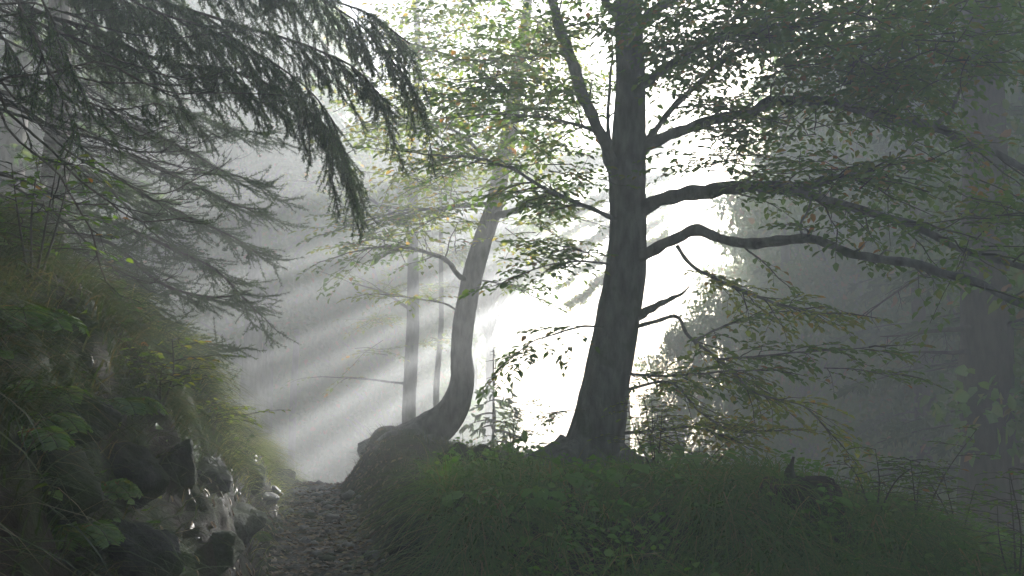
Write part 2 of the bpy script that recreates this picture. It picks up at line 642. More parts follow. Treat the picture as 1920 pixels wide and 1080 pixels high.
# ------------------------------------------------------------------ the big beech
rng = np.random.default_rng(11)
base = P(1106, 905, 9.3)
beech = thing('beech_tree', 'massive dark beech with flared foot, leaning slightly right on the grassy bank', 'tree', base)
D = 9.3
px2m = D / FPX
tp = [(1100, 935, 9.3), (1106, 890, 9.3), (1122, 800, 9.3), (1136, 715, 9.3), (1159, 600, 9.32), (1171, 535, 9.33), (1177, 450, 9.35), (1178, 300, 9.4), (1183, 150, 9.45), (1176, 0, 9.5), (1172, -160, 9.6), (1168, -380, 9.7)]
tw_ = np.array([128, 122, 100, 87, 84, 80, 72, 66, 56, 52, 46, 30]) * px2m / 2
tr = trunk_mesh(beech, PP(tp), tw_, rng, M_BEECH, k=72, rough=.058, flare=(.30, .42, 3, 2.9), n=330)
W = Wood()
for a_, l_ in ((-2.9, .95), (-2.3, .7), (-1.5, .8), (-.8, .75), (-.1, .8), (2.7, .8)):
    q_ = []
    for f in np.linspace(.0, 1, 8):
        xx = base[0] + math.cos(a_) * (.18 + l_ * f) + rng.normal(0, .02)
        yy = base[1] + math.sin(a_) * (.18 + l_ * f) + rng.normal(0, .02)
        q_.append((xx, yy, gz(xx, yy) + .20 * (1 - f) ** 2.2 - .03 * f))
    W.tubes(catmull(q_, 26), np.linspace(.13, .02, 26), 10)
W.build('roots', M_BEECH, beech)
# forks and boughs: pixel paths with their own depth
limb(beech, PP([(1162, 345, 9.35), (1143, 300, 9.3), (1125, 255, 9.25), (1097, 190, 9.2), (1066, 100, 9.1), (1040, 20, 9.0), (1020, -80, 8.9), (1000, -200, 8.9)]), .065, .04, rng, 9, .8, .45)
limb(beech, PP([(1150, 300, 9.35), (1141, 240, 9.5), (1143, 170, 9.6), (1150, 90, 9.7)]), .022, .010, rng, 5, .6, .4)
limb(beech, PP([(1185, 290, 9.4), (1240, 258, 9.3), (1310, 235, 9.2), (1400, 207, 9.0), (1470, 186, 8.8), (1540, 190, 8.6), (1620, 210, 8.4), (1750, 235, 8.2), (1800, 262, 8.1), (1860, 282, 8.0), (1950, 330, 7.9)]), .055, .028, rng, 20, .8, .12)
limb(beech, PP([(1750, 238, 8.2), (1785, 205, 8.2), (1800, 170, 8.2), (1840, 110, 8.2), (1900, 65, 8.2), (1960, 30, 8.2)]), .018, .007, rng, 9, .6, .15)
limb(beech, PP([(1190, 290, 9.4), (1225, 245, 9.5), (1290, 172, 9.6), (1340, 130, 9.7), (1390, 95, 9.8)]), .036, .018, rng, 8, .8, .35)
limb(beech, PP([(1190, 165, 9.45), (1235, 135, 9.4), (1290, 100, 9.3), (1350, 72, 9.1), (1430, 50, 8.9), (1540, 40, 8.7), (1640, 35, 8.5)]), .05, .02, rng, 15, .9, .25)
limb(beech, PP([(1185, 60, 9.5), (1240, 10, 9.3), (1330, -40, 9.0), (1450, -70, 8.7), (1600, -60, 8.4)]), .05, .02, rng, 15, .9, .1)
limb(beech, PP([(1160, 30, 9.5), (1110, -30, 9.2), (1040, -80, 8.8), (960, -90, 8.5)]), .04, .015, rng, 12, .8, .1)
limb(beech, PP([(1180, 405, 9.35), (1235, 378, 9.2), (1300, 360, 9.0), (1390, 352, 8.7), (1460, 352, 8.4), (1545, 342, 8.2), (1640, 320, 8.0)]), .085, .022, rng, 15, .75, .3)
limb(beech, PP([(1420, 354, 8.6), (1530, 366, 8.3), (1620, 395, 8.0), (1700, 420, 7.8), (1790, 460, 7.6), (1870, 487, 7.5), (1960, 510, 7.4)]), .045, .02, rng, 11, .7, .15)
limb(beech, PP([(1180, 492, 9.33), (1250, 456, 9.0), (1300, 433, 8.8), (1345, 446, 8.6), (1420, 456, 8.3), (1510, 446, 8.0), (1560, 465, 7.8), (1640, 486, 7.5), (1730, 500, 7.3), (1830, 531, 7.0), (1960, 590, 6.7)]), .055, .024, rng, 9, .55, .35)
limb(beech, PP([(1510, 448, 8.0), (1500, 425, 7.9), (1515, 395, 7.9), (1520, 370, 7.9)]), .012, .007, rng, 0, .3)
limb(beech, PP([(1270, 462, 8.9), (1300, 500, 8.7), (1350, 525, 8.6), (1410, 551, 8.4), (1480, 575, 8.2), (1560, 590, 8.0)]), .018, .007, rng, 17, .5, .2, leafmat=M_LEAFY)
limb(beech, PP([(1185, 600, 9.3), (1222, 580, 9.15), (1250, 567, 9.05), (1287, 547, 8.95)]), .050, .006, rng, 0, .3, k=10)
limb(beech, PP([(1190, 616, 9.3), (1265, 595, 9.0), (1291, 631, 8.9), (1343, 672, 8.7), (1387, 713, 8.6), (1424, 739, 8.5), (1506, 761, 8.3), (1550, 805, 8.2)]), .020, .006, rng, 20, .5, .3, leafmat=M_LEAFY)
limb(beech, PP([(1300, 640, 8.9), (1360, 610, 8.7), (1430, 590, 8.5), (1500, 580, 8.4)]), .010, .004, rng, 8, .4, .1)
limb(beech, PP([(1343, 674, 8.7), (1420, 668, 8.4), (1500, 660, 8.1), (1580, 655, 7.9), (1630, 652, 7.8)]), .010, .004, rng, 15, .34, .05, up=-.02, side=.6)
limb(beech, PP([(1165, 700, 9.25), (1230, 705, 9.0), (1300, 702, 8.7), (1380, 696, 8.5), (1430, 695, 8.4)]), .016, .005, rng, 15, .40, .05, up=-.02, side=.6)
limb(beech, PP([(1545, 690, 8.0), (1600, 692, 7.9), (1650, 700, 7.8), (1690, 703, 7.75)]), .006, .003, rng, 5, .22, .05, size=.06)
limb(beech, PP([(1165, 735, 9.2), (1254, 716, 9.0), (1309, 768, 8.8), (1372, 809, 8.7), (1430, 808, 8.6)]), .015, .005, rng, 18, .45, .2, leafmat=M_LEAFY)
limb(beech, PP([(1160, 812, 9.2), (1220, 808, 9.0), (1290, 800, 8.8), (1350, 815, 8.6)]), .018, .005, rng, 14, .45, .2, leafmat=M_LEAFY)
limb(beech, PP([(1165, 415, 9.3), (1120, 395, 9.1), (1065, 375, 8.9), (1000, 340, 8.7), (955, 315, 8.6), (890, 297, 8.5), (820, 290, 8.4)]), .024, .009, rng, 14, .75, .15)
limb(beech, PP([(1165, 280, 9.4), (1100, 240, 9.2), (1020, 220, 9.0), (940, 215, 8.8)]), .022, .008, rng, 11, .7, .3)
limb(beech, PP([(1165, 500, 9.3), (1105, 490, 9.2), (1040, 495, 9.1), (985, 510, 9.0)]), .014, .005, rng, 8, .5, .25)
limb(beech, PP([(1150, 615, 9.2), (1095, 612, 9.1), (1045, 625, 9.0), (1000, 640, 8.9), (950, 680, 8.8)]), .012, .004, rng, 10, .38, .25, up=-.1, side=.5)
limb(beech, PP([(1125, 770, 9.2), (1085, 768, 9.1), (1045, 772, 9.0)]), .006, .003, rng, 3, .2, .5, size=.055)
crown(beech, [(P(1330, 30, 8.8), (1.0, .9, .40), 1.0), (P(1540, 60, 8.2), (1.0, .9, .42), 1.1), (P(1750, 70, 7.8), (.9, .9, .5), .9), (P(1500, 215, 8.8), (.75, .7, .20), .30), (P(1640, 140, 8.3), (.7, .7, .25), .5), (P(1300, 175, 9.6), (.5, .6, .2), .15),
              (P(1420, -150, 9.2), (1.9, 1.6, .6), 1.6), (P(1800, -120, 8.5), (1.2, 1.3, .6), 1.0), (P(1450, -420, 9.6), (1.8, 1.8, .9), 1.2), (P(1000, -120, 9.0), (1.0, 1.2, .5), .5), (P(1640, 330, 7.9), (.8, .7, .12), .35), (P(1850, 420, 7.4), (.5, .6, .25), .25), (P(1420, 300, 8.8), (.6, .6, .15), .18), (P(1020, 120, 9.2), (.6, .7, .45), .45), (P(1040, 330, 9.0), (.5, .6, .3), .22), (P(880, 140, 9.0), (.5, .6, .3), .25), (P(1060, 480, 9.1), (.3, .4, .2), .08)],
      rng, 62, .078, M_LEAF, .75, .042, .11)

# ------------------------------------------------------------------ the leaning beech on the mound
rng = np.random.default_rng(5)
LD = 12.3
k2 = LD / FPX
lean = thing('beech_tree', 'slender beech with a trunk bowed at its foot, rooted on the mound beside the path', 'tree', P(800, 845, LD))
lp = [(690, 872, LD), (752, 842, LD), (806, 808, LD), (846, 772, LD), (867, 715, LD), (866, 650, LD), (872, 590, LD), (884, 530, LD), (906, 450, LD), (926, 390, LD + .05), (942, 310, LD + .1), (955, 240, LD + .2), (966, 170, LD + .3), (978, 90, LD + .4), (990, 0, LD + .5), (1000, -150, LD + .6)]
lw = np.array([78, 84, 74, 58, 47, 41, 43, 38, 35, 33, 32, 28, 26, 22, 18, 10]) * k2 / 2
trunk_mesh(lean, PP(lp), lw, rng, M_BEECH, k=48, rough=.09, flare=(.3, .25, 3, 1.0), n=260)
limb(lean, PP([(925, 405, LD), (960, 395, LD - .1), (1000, 375, LD - .2), (1060, 345, LD - .3)]), .05, .012, rng, 7, .8, .35)
limb(lean, PP([(880, 535, LD), (855, 512, LD - .2), (832, 485, LD - .4), (790, 470, LD - .7), (730, 462, LD - 1.0), (670, 470, LD - 1.2)]), .035, .008, rng, 11, .75, .3)
limb(lean, PP([(938, 325, LD), (905, 290, LD - .3), (860, 250, LD - .6), (800, 230, LD - .9)]), .03, .008, rng, 9, .8, .3)
limb(lean, PP([(930, 380, LD), (890, 385, LD - .3), (830, 390, LD - .6), (760, 395, LD - 1), (700, 410, LD - 1.2)]), .028, .008, rng, 13, .8, .2)
limb(lean, PP([(955, 240, LD), (1000, 200, LD + .2), (1060, 170, LD + .3)]), .03, .008, rng, 8, .8, .3)
limb(lean, PP([(962, 200, LD), (920, 150, LD), (860, 110, LD - .2), (800, 90, LD - .3)]), .03, .008, rng, 11, .9, .3)
limb(lean, PP([(870, 590, LD), (835, 570, LD - .2), (780, 560, LD - .4), (730, 555, LD - .5)]), .014, .005, rng, 6, .5, .35, leafmat=M_LEAFY)
limb(lean, PP([(885, 525, LD), (930, 530, LD - .1), (990, 550, LD - .2)]), .014, .005, rng, 5, .5, .3)
crown(lean, [(P(900, 60, LD), (1.2, 1.0, .5), 1.0), (P(830, 200, LD - .4), (.9, .9, .4), .6), (P(1030, 110, LD), (.7, .9, .5), .5), (P(930, 290, LD - .3), (.8, .8, .3), .35), (P(960, -120, LD + .4), (1.5, 1.3, .7), .9), (P(820, 330, LD - .8), (.7, .7, .3), .4), (P(1020, 280, LD), (.5, .7, .3), .2), (P(760, 420, LD - .8), (.7, .6, .22), .35), (P(1010, 430, LD - .2), (.6, .6, .4), .22), (P(720, 240, LD - .6), (.6, .6, .3), .3)],
      rng, 58, .080, M_LEAFY, .85, .050, .14)

# ------------------------------------------------------------------ hazy trees behind
def far_tree(name, label, px, pyb, d, w, top, lean_, blobs, per, size, mat, rng, limbs=(), bark=M_BEECH, group=None, cat='tree'):
    b = P(px, pyb, d)
    b[2] = gz(b[0], b[1]) - .05
    T = thing(name, label, cat, b, group)
    r = w * d / FPX / 2
    hgt = top
    n = 7
    pts = [b + np.array([lean_ * f * hgt + rng.normal(0, .04), rng.normal(0, .04), f * hgt]) for f in np.linspace(0, 1, n)]
    pts[0] = b
    trunk_mesh(T, pts, r * np.linspace(1.15, .35, n), rng, bark, k=14, rough=.08, n=48)
    for (t0, dx, dy, dz, lw_, subs) in limbs:
        p0 = pts[0] + (pts[-1] - pts[0]) * t0
        limb(T, [p0, p0 + np.array([dx * .5, dy * .5, dz * .7]), p0 + np.array([dx, dy, dz])], lw_, lw_ * .3, rng, subs, .9, .3, mat=bark, leafmat=mat, size=size, gap=.08, tw=.2, wood=False)
    if blobs:
        crown(T, blobs, rng, per, size, mat, 1.1, .085, .22, tlen=.42)
    return T


rng = np.random.default_rng(21)
far_tree('beech_tree', 'hazy straight beech trunk standing just behind the mound, the wider of two', 773, 800, 19, 27, 11, .0,
         [(P(700, 660, 18.5), (.4, .5, .15), .08), (P(690, 330, 18.6), (.9, .8, .25), .15), (P(820, 90, 19), (2.2, 1.6, 1.2), 1.0)], 60, .10, M_LEAFY, rng,
         [(.22, -1.7, -.2, .15, .025, 2), (.35, -1.2, -.5, .5, .03, 4), (.5, -2.0, -.4, .8, .035, 6)])
T2 = far_tree('beech_tree', 'thin pale trunk in the mist between the wider straight trunk and the bowed beech', 822, 780, 22, 13, 9, .0, [], 60, .11, M_LEAFY, rng)
crown(T2, [(P(760, 540, 21), (.9, .6, .12), .4), (P(720, 600, 21), (.7, .5, .1), .3), (P(840, 470, 22), (.8, .6, .15), .4), (P(820, 640, 22), (.5, .5, .12), .2)], rng, 50, .10, M_LEAFY, .7, .06, .15, tlen=.28, droop=.03)
T3 = far_tree('beech_tree', 'faint sunlit beech directly behind the massive trunk, bearing added foliage that shapes the sun shafts', 1170, 800, 29.5, 18, 13, .0,
              [(P(1020, 190, 28), (2.0, 1.5, .7), .5), (P(1120, 120, 28), (2.2, 1.5, .8), .6), (P(960, 60, 28), (2.2, 2, .9), .6)], 48, .13, M_LEAFY, rng)


def ray_shaping_layers(tree, bands, y0, dens, size, mat, rng):
    """slanting sheets of beech foliage, drooping to the left, with clear air between them"""
    Lf, W = Leaves(.32), Wood()
    X0, Z0 = 10.2, 10.4
    for (m0, m1, x0, x1) in bands:
        L = x1 - x0
        n = int(dens * L * (m1 - m0 + .012) * 7.5)
        u = rng.beta(1.0, 1.05, n)
        x = x1 - L * u
        mm, mh = (m0 + m1) / 2, (m1 - m0) / 2
        rag = .010 * np.sin(x * 5.3 + m0 * 40) + .007 * np.sin(x * 11.7 + m0 * 90)
        m = mm + mh * rng.uniform(-1, 1, n) * (1 - .5 * u ** 3) + rag
        z = Z0 - m * (X0 - x)
        y = y0 + rng.normal(0, .3, n)
        keep = (rng.uniform(0, 1, n) > .75 * np.clip((u - .8) / .2, 0, 1)) & (rng.uniform(0, 1, n) > .9 * np.clip((.12 - u) / .12, 0, 1))
        p = np.stack([x, y, z], -1)[keep]
        k = len(p)
        a = unit(rng.normal(0, 1, (k, 3)) * np.array([1, 1, .4]))
        Lf.add(p, a, unit(UP * .5 + rng.normal(0, .6, (k, 3))), size * rng.uniform(.7, 1.2, k))
        for xe in (x0, x1):
            W.tubes(catmull([(3.34, y0, Z0 - mm * (X0 - 3.34) - .25), ((3.34 + xe) / 2, y0, Z0 - mm * (X0 - (3.34 + xe) / 2)), (xe, y0, Z0 - mm * (X0 - xe))], 8), np.linspace(.035, .006, 8), 5)
    W.tubes(np.array([[3.34, y0, 3.5], [3.34, y0, 7.0], [3.34, y0, 10.0]]), np.array([.05, .05, .03]), 5)
    o = Lf.build('crown', mat, tree)  # leaf sheets placed to cast the shafts, stored as this tree's crown
    W.build('boughs', M_BEECH, o)


ray_shaping_layers(T3, [(.20, .27, .4, 5.0), (.325, .332, .2, 4.6), (.38, .42, .6, 4.9), (.472, .480, .9, 4.4), (.53, .57, .9, 4.9), (.635, .648, 1.3, 4.6), (.71, .75, 1.6, 4.7)], 29.5, 1900, .14, M_LEAFY, rng)
far_tree('beech_tree', 'faint leaning trunk deep in the grey mist beyond the left bank', 485, 760, 27, 15, 11, -.02,
         [(P(500, 330, 26), (1.8, 1.6, 1.1), .7), (P(420, 250, 26), (2.0, 1.6, 1.2), .8)], 48, .13, M_LEAFY, rng)
far_tree('beech_tree', 'very faint forked beech farthest off in the grey mist at left', 545, 770, 34, 14, 13, .02,
         [(P(560, 420, 33), (2.2, 2, 1.0), .6), (P(480, 150, 33), (3.0, 2.5, 1.8), 1.0)], 48, .16, M_LEAF, rng)


def spruce(name, label, x, y, h, rad, rng, whorls, mat=M_NEEDLE, z0=1.0, lean_=0., r=.2, group=None, per=9, dense=1.0):
    """a conifer with a trunk, drooping whorled boughs (wood) and a crown of needled sprays"""
    zb = gz(x, y) - .05
    h = h - min(0, zb)
    T = thing(name, label, 'tree', (x, y, zb), group)
    b = np.array([x, y, zb])
    n = 8
    pts = [b + np.array([lean_ * f * h + rng.normal(0, .03), rng.normal(0, .03), f * h]) for f in np.linspace(0, 1, n)]
    trunk_mesh(T, pts, r * np.linspace(1.15, .12, n), rng, M_SPRUCE, k=16, rough=.10, n=56)
    W, Lf = Wood(), Leaves(.14)
    PM, RM = [], []
    W.tubes(np.array([b + UP * z0 * .9, b + np.array([lean_ * h * .5, 0, h * .5]), b + np.array([lean_ * h, 0, h * .97])]), np.array([.02, .02, .01]), 5)
    for i in range(whorls):
        f = i / max(1, whorls - 1)
        z = z0 + (h * .97 - z0) * f
        L = rad * (1 - f * .9) * rng.uniform(.8, 1.1)
        for k in range(per):
            th = 2 * np.pi * (k + rng.uniform(-.4, .4)) / per + i
            d = np.array([math.cos(th), math.sin(th), 0])
            l = L * rng.uniform(.6, 1.15)
            u = np.linspace(0, 1, 6)[:, None]
            C = b + np.array([lean_ * z, 0, z + rng.uniform(-.15, .15)]) + d * l * u + UP * (.12 * l * u - .42 * l * u ** 2 + .12 * l * u ** 3)
            PM.append(C)
            RM.append(np.linspace(.022, .005, 6) * (1.3 - f))
            m = int(9 * l * dense)
            if m < 1:
                continue
            q = rng.uniform(.25, 1, m)
            idx = q * 5
            i0 = np.clip(idx.astype(int), 0, 4)
            pp = C[i0] + (C[i0 + 1] - C[i0]) * (idx - i0)[:, None]
            sd = np.array([-d[1], d[0], 0])
            for j in range(m):
                sg = 1 if j % 2 else -1
                dd = unit(d * .7 + sd * sg * .8 + UP * rng.uniform(-.5, -.1))
                ll = .45 * (1.1 - .5 * q[j]) * rng.uniform(.6, 1.2) * min(1, .5 + l * .4)
                c = 9
                uu = rng.uniform(.05, 1, c)[:, None]
                a = unit(dd + rng.normal(0, .45, (c, 3)) - UP * .25)
                Lf.add(pp[j] + dd * ll * uu - UP * .15 * ll * uu ** 2, a, unit(rng.normal(0, 1, (c, 3))), rng.uniform(.10, .2, c))
    W.tubes(np.array(PM), np.array(RM), 4)
    cr = Lf.build('crown', mat, T)
    W.build('boughs', M_DEAD, cr)
    return T


rng = np.random.default_rng(33)
# the dark wood to the right; a few stand outside the picture and shade it
dark = [(8.1, 17.0, 13, 2.6, 'dark spruce whose broad trunk stands in shade at the right edge'),
        (9.2, 22.5, 13, 2.6, 'shadowy spruce in the mist left of the broad dark trunk'),
        (10.4, 25.0, 14, 2.8, 'dim spruce deep in the mist behind the broad dark trunk'),
        (8.2, 29.5, 14, 2.6, 'grey misty spruce nearest the bright clearing, right of the massive beech'),
        (9.8, 31.5, 14, 2.8, 'grey misty spruce second from the bright clearing'),
        (12.0, 33.0, 14, 3.0, 'faint grey spruce far back among the right hand trees'),
        (13.0, 20.5, 13, 2.8, 'dark spruce standing past the right edge behind the limbs'),
        (15.0, 28.0, 14, 3.0, 'tall spruce past the right edge, deep in the mist'),
        (11.0, 40.0, 14, 3.0, 'farthest spruce of the right hand wood')]
for (x, y, h, rd, lab) in dark:
    spruce('spruce_tree', lab, x, y, h, rd, rng, 15, z0=2.6 if y > 18 else 4.0, r=.30 if y < 18 else .22, group='spruces in the dark wood at right', per=9)

# dead limbs low on the broad dark trunk
# ------------------------------------------------------------------ spruces at left with hanging boughs
def needled(Lf, C, rng, dens=420, nl=.016, start=0.0):
    """needles along polyline C"""
    seg = np.linalg.norm(np.diff(C, axis=0), axis=1)
    L = seg.sum()
    m = int(dens * L * (1 - start))
    if m < 2:
        return
    cum = np.concatenate([[0], np.cumsum(seg)])
    s = rng.uniform(start * L, L, m)
    i = np.clip(np.searchsorted(cum, s, side='right') - 1, 0, len(seg) - 1)
    p = C[i] + (C[i + 1] - C[i]) * ((s - cum[i]) / seg[i])[:, None]
    t = unit(C[i + 1] - C[i])
    a = unit(t * .8 + unit(rng.normal(0, 1, (m, 3))) * .75)
    Lf.add(p, a, unit(rng.normal(0, 1, (m, 3))), nl * rng.uniform(.7, 1.3, m))


def spruce_bough(tree, pts, w0, w1, rng, subs, slen, tw, dens, hang=.5, start=.15, green=.3, nl=.016, fwd=.8, tlen=.22, thick=1.0, name='bough', curl=0.0, side=(.3, 1.0), spine=True, drop=(.3, 1.1)):
    """bough with drooping branchlets; needles from fraction green outward"""
    pts = np.asarray(pts, float)
    n = max(14, len(pts) * 6)
    C = catmull(pts, n)
    wig = rng.normal(0, 1, (n, 3))
    wig[1:-1] = (wig[:-2] + wig[1:-1] + wig[2:]) / 3
    C[1:] += wig[1:] * .008
    W, B, Lf = Wood(), Wood(), Leaves(.07)
    W.tubes(C, np.linspace(w0, w1, n), 7)
    P6, R6, P4, R4 = [], [], [], []
    for i in range(subs):
        u = start + (1 - start) * (i + rng.uniform(0, 1)) / subs
        j = min(int(u * (n - 1)), n - 2)
        tg = unit(C[j + 1] - C[j])
        sd = unit(np.cross(tg, UP))
        sg = 1 if i % 2 else -1
        d = unit(tg * fwd * rng.uniform(.6, 1.2) + sd * sg * rng.uniform(*side) - UP * hang * rng.uniform(*drop))
        L = slen * rng.uniform(.5, 1.2) * (1.1 - .5 * u)
        q = np.linspace(0, 1, 6)[:, None]
        S = C[j] + d * L * q - UP * hang * .35 * L * q ** 2 + UP * curl * L * q ** 3 + rng.normal(0, .012, (6, 3)) * q
        P6.append(S)
        R6.append(np.linspace(.0042, .0016, 6) * thick)
        gr = u > green or rng.uniform() < .12
        if gr and dens:
            needled(Lf, S, rng, dens, nl, .2)
        m = int(L / tw)
        for k in range(m):
            v = .12 + .86 * (k + rng.uniform(0, 1)) / m
            k0 = min(int(v * 5), 4)
            p0 = S[k0] + (S[k0 + 1] - S[k0]) * (v * 5 - k0)
            t2 = unit(S[k0 + 1] - S[k0])
            s2 = unit(np.cross(t2, rng.normal(0, .5, 3) + UP))
            d2 = unit(t2 * .8 + s2 * (1 if k % 2 else -1) * rng.uniform(.3, .8) - UP * hang * rng.uniform(.1, .7))
            l2 = tlen * (1.1 - .6 * v) * rng.uniform(.5, 1.3)
            q4 = np.linspace(0, 1, 4)[:, None]
            T = p0 + d2 * l2 * q4 - UP * hang * .25 * l2 * q4 ** 2 + UP * curl * l2 * q4 ** 2
            P4.append(T)
            R4.append(np.linspace(.0022, .0010, 4) * thick)
            if gr and dens:
                needled(Lf, T, rng, dens, nl, 0)
    if dens and spine:
        needled(Lf, C[int(n * max(green, .75)):], rng, dens, nl)
    B.tubes(np.array(P6), np.array(R6), 4)
    if P4:
        B.tubes(np.array(P4), np.array(R4), 3)
    o = W.build(name, M_SPRUCE, tree)
    B.build('sprays', M_DEAD, o)
    if Lf.p:
        Lf.build('needles', M_NEEDLE, o)
    return o


rng = np.random.default_rng(8)
# near spruce: its trunk stands just outside the picture on the bank
ax_, ay_ = -4.6, 6.4
sa = thing('spruce_tree', 'overhanging spruce whose green bough droops across the upper left', 'tree', (ax_, ay_, gz(ax_, ay_) - .1))
azb = gz(ax_, ay_)
trunk_mesh(sa, [(ax_, ay_, azb - .1), (ax_ + .02, ay_, azb + 2), (ax_, ay_ + .03, azb + 4), (ax_, ay_, azb + 6.6)], [.24, .20, .16, .07], rng, M_SPRUCE, k=22, rough=.1, n=60)
o_ = lambda z, dx=.1, dy=0: [(ax_ + dx, ay_ + dy, z)]
NB = [
    # pts after the origin, w0, w1, subs, slen, hang, green
    (5.3, [(0, -20, 6.40), (170, 55, 6.40), (300, 112, 6.40), (420, 130, 6.35), (530, 170, 6.30), (610, 240, 6.25), (660, 320, 6.20)], .026, .005, 60, .58, .55, .50),
    (5.7, [(150, -60, 6.60), (300, 0, 6.55), (420, 40, 6.50), (540, 75, 6.40), (650, 120, 6.35), (720, 190, 6.30)], .022, .005, 64, .58, .50, .46),
    (6.0, [(250, -110, 6.80), (420, -50, 6.70), (560, -20, 6.65), (680, 20, 6.60), (770, 80, 6.55)], .02, .005, 56, .56, .5, .40),
    (5.5, [(200, -30, 6.10), (380, 50, 6.00), (490, 100, 6.00), (590, 180, 6.00), (640, 250, 6.00)], .016, .004, 46, .48, .6, .55),
    (6.1, [(380, -120, 6.30), (500, -60, 6.30), (600, 0, 6.30), (690, 60, 6.30), (760, 150, 6.30), (790, 200, 6.30)], .018, .004, 50, .48, .5, .45),
]
for (z, pts, w0, w1, subs, sl_, hang, green) in NB:
    spruce_bough(sa, np.vstack([o_(z), PP(pts)]), w0, w1, rng, int(subs * 1.0), sl_ * 1.25, .03, 440, hang * 1.45, green - .16, green - .06, nl=.019, fwd=.95, tlen=.16, side=(.2, 1.25), spine=False, drop=(-.1, 1.1))
BB = [
    (3.6, [(0, 30, 4.9), (60, 70, 5.0), (150, 150, 5.1), (260, 155, 5.2), (340, 160, 5.3)], .016, .004, 24, .45, .35),
    (3.3, [(0, 150, 4.6), (90, 140, 4.7), (190, 115, 4.8), (300, 165, 5.0), (420, 175, 5.1), (530, 178, 5.2)], .013, .003, 22, .4, .3),
    (3.0, [(-40, 160, 4.4), (0, 190, 4.4), (70, 260, 4.5), (130, 320, 4.6), (190, 370, 4.8), (250, 410, 5.0), (300, 417, 5.1), (360, 405, 5.2)], .015, .003, 26, .45, .4),
    (2.9, [(-40, 200, 4.3), (0, 230, 4.3), (60, 285, 4.4), (110, 320, 4.5), (150, 385, 4.6), (175, 440, 4.7), (185, 500, 4.8), (215, 550, 4.9), (260, 560, 5.0)], .013, .003, 24, .4, .4),
    (3.1, [(-40, 120, 4.9), (0, 150, 5.0), (80, 240, 5.2), (150, 300, 5.4), (230, 340, 5.6), (310, 360, 5.8), (400, 315, 6.0)], .014, .003, 26, .5, .35),
    (3.5, [(-20, 0, 5.2), (60, 60, 5.3), (150, 190, 5.5), (230, 260, 5.7), (330, 230, 5.9)], .013, .003, 22, .45, .4),
    (2.8, [(-60, 300, 5.0), (0, 330, 5.0), (60, 345, 5.1), (130, 380, 5.3), (200, 385, 5.5)], .02, .004, 16, .4, .3),
    (3.9, [(0, 10, 5.4), (100, 15, 5.5), (220, 60, 5.7), (330, 70, 5.9), (430, 60, 6.1)], .013, .003, 26, .5, .3),
]
for (z, pts, w0, w1, subs, sl_, hang) in BB:
    spruce_bough(sa, np.vstack([o_(z), PP(pts)]), w0, w1, rng, int(subs * .7), sl_ * 1.1, .07, 260, hang, .2, .95, tlen=.20, curl=.4, thick=.85, name='dead_bough')
rb = np.random.default_rng(19)
for _ in range(13):
    y0_, d0 = rb.uniform(0, 420), rb.uniform(5.2, 7.4)
    xe, dr = rb.uniform(190, 430), rb.uniform(60, 220)
    spruce_bough(sa, PP([(-60, y0_ - 30, d0), (xe * .35, y0_ + dr * .35, d0), (xe * .7, y0_ + dr * .8, d0 + .2), (xe * .9, y0_ + dr * .95, d0 + .3), (xe, y0_ + dr * .9, d0 + .4)]), .011, .0025, rng, 15, .55, .08, 0, .35, .25, 2, tlen=.24, curl=.5, thick=.8, name='dead_bough')
for pts in ([(20, -30, 4.3), (60, 60, 4.3), (100, 150, 4.35), (130, 210, 4.4), (148, 262, 4.4)], [(70, -20, 4.6), (105, 60, 4.6), (135, 130, 4.6), (160, 170, 4.6)], [(150, 190, 5.0), (220, 205, 5.0), (290, 195, 5.0), (350, 210, 5.0)], [(0, 60, 4.8), (40, 120, 4.8), (70, 190, 4.8)]):
    spruce_bough(sa, PP(pts), .006, .002, rng, 12, .2, .03, 520, .8, .1, .1, tlen=.09, name='hanging_spray')

# second spruce, farther up the bank
rng = np.random.default_rng(9)
bx_, by_ = P(85, 600, 9.6)[:2]
bzb = gz(bx_, by_)
sb = thing('spruce_tree', 'shadowed spruce on the left bank with thin upturned twigs reaching over the path', 'tree', (bx_, by_, bzb - .1))
trunk_mesh(sb, [(bx_, by_, bzb - .1), (bx_ + .03, by_, bzb + 2), (bx_ - .02, by_, bzb + 4), (bx_, by_, bzb + 7.5)], [.15, .12, .09, .03], rng, M_SPRUCE, k=20, rough=.1, n=60)
SBL = [
    [(85, 210, 9.6), (230, 230, 8.8), (330, 270, 8.5), (420, 320, 8.3), (515, 350, 8.2)],
    [(85, 260, 9.6), (240, 290, 8.7), (350, 340, 8.4), (440, 385, 8.2), (500, 395, 8.1)],
    [(85, 310, 9.6), (230, 350, 8.6), (340, 400, 8.2), (430, 440, 8.0), (485, 475, 7.9)],
    [(85, 370, 9.6), (220, 420, 8.6), (330, 470, 8.1), (410, 510, 7.9), (490, 595, 7.8)],
    [(85, 420, 9.6), (210, 460, 8.6), (300, 530, 8.1), (400, 560, 7.8), (470, 545, 7.7)],
    [(85, 470, 9.6), (200, 520, 8.7), (280, 590, 8.2), (340, 640, 8.0), (395, 690, 7.9)],
    [(85, 520, 9.6), (210, 570, 8.6), (290, 620, 8.0), (360, 640, 7.7), (420, 650, 7.6)],
    [(85, 160, 9.6), (220, 160, 8.9), (330, 200, 8.8), (430, 240, 8.7), (500, 250, 8.6)],
    [(85, 340, 9.6), (60, 380, 8.6), (10, 430, 8.2), (-40, 470, 8.0)],
    [(85, 450, 9.6), (180, 480, 8.4), (230, 530, 7.8), (260, 600, 7.4)],
    [(85, 290, 9.6), (180, 330, 8.4), (230, 380, 7.8), (300, 450, 7.4)],
    [(85, 500, 9.6), (90, 540, 8.5), (50, 590, 8.0), (20, 640, 7.7)],
]
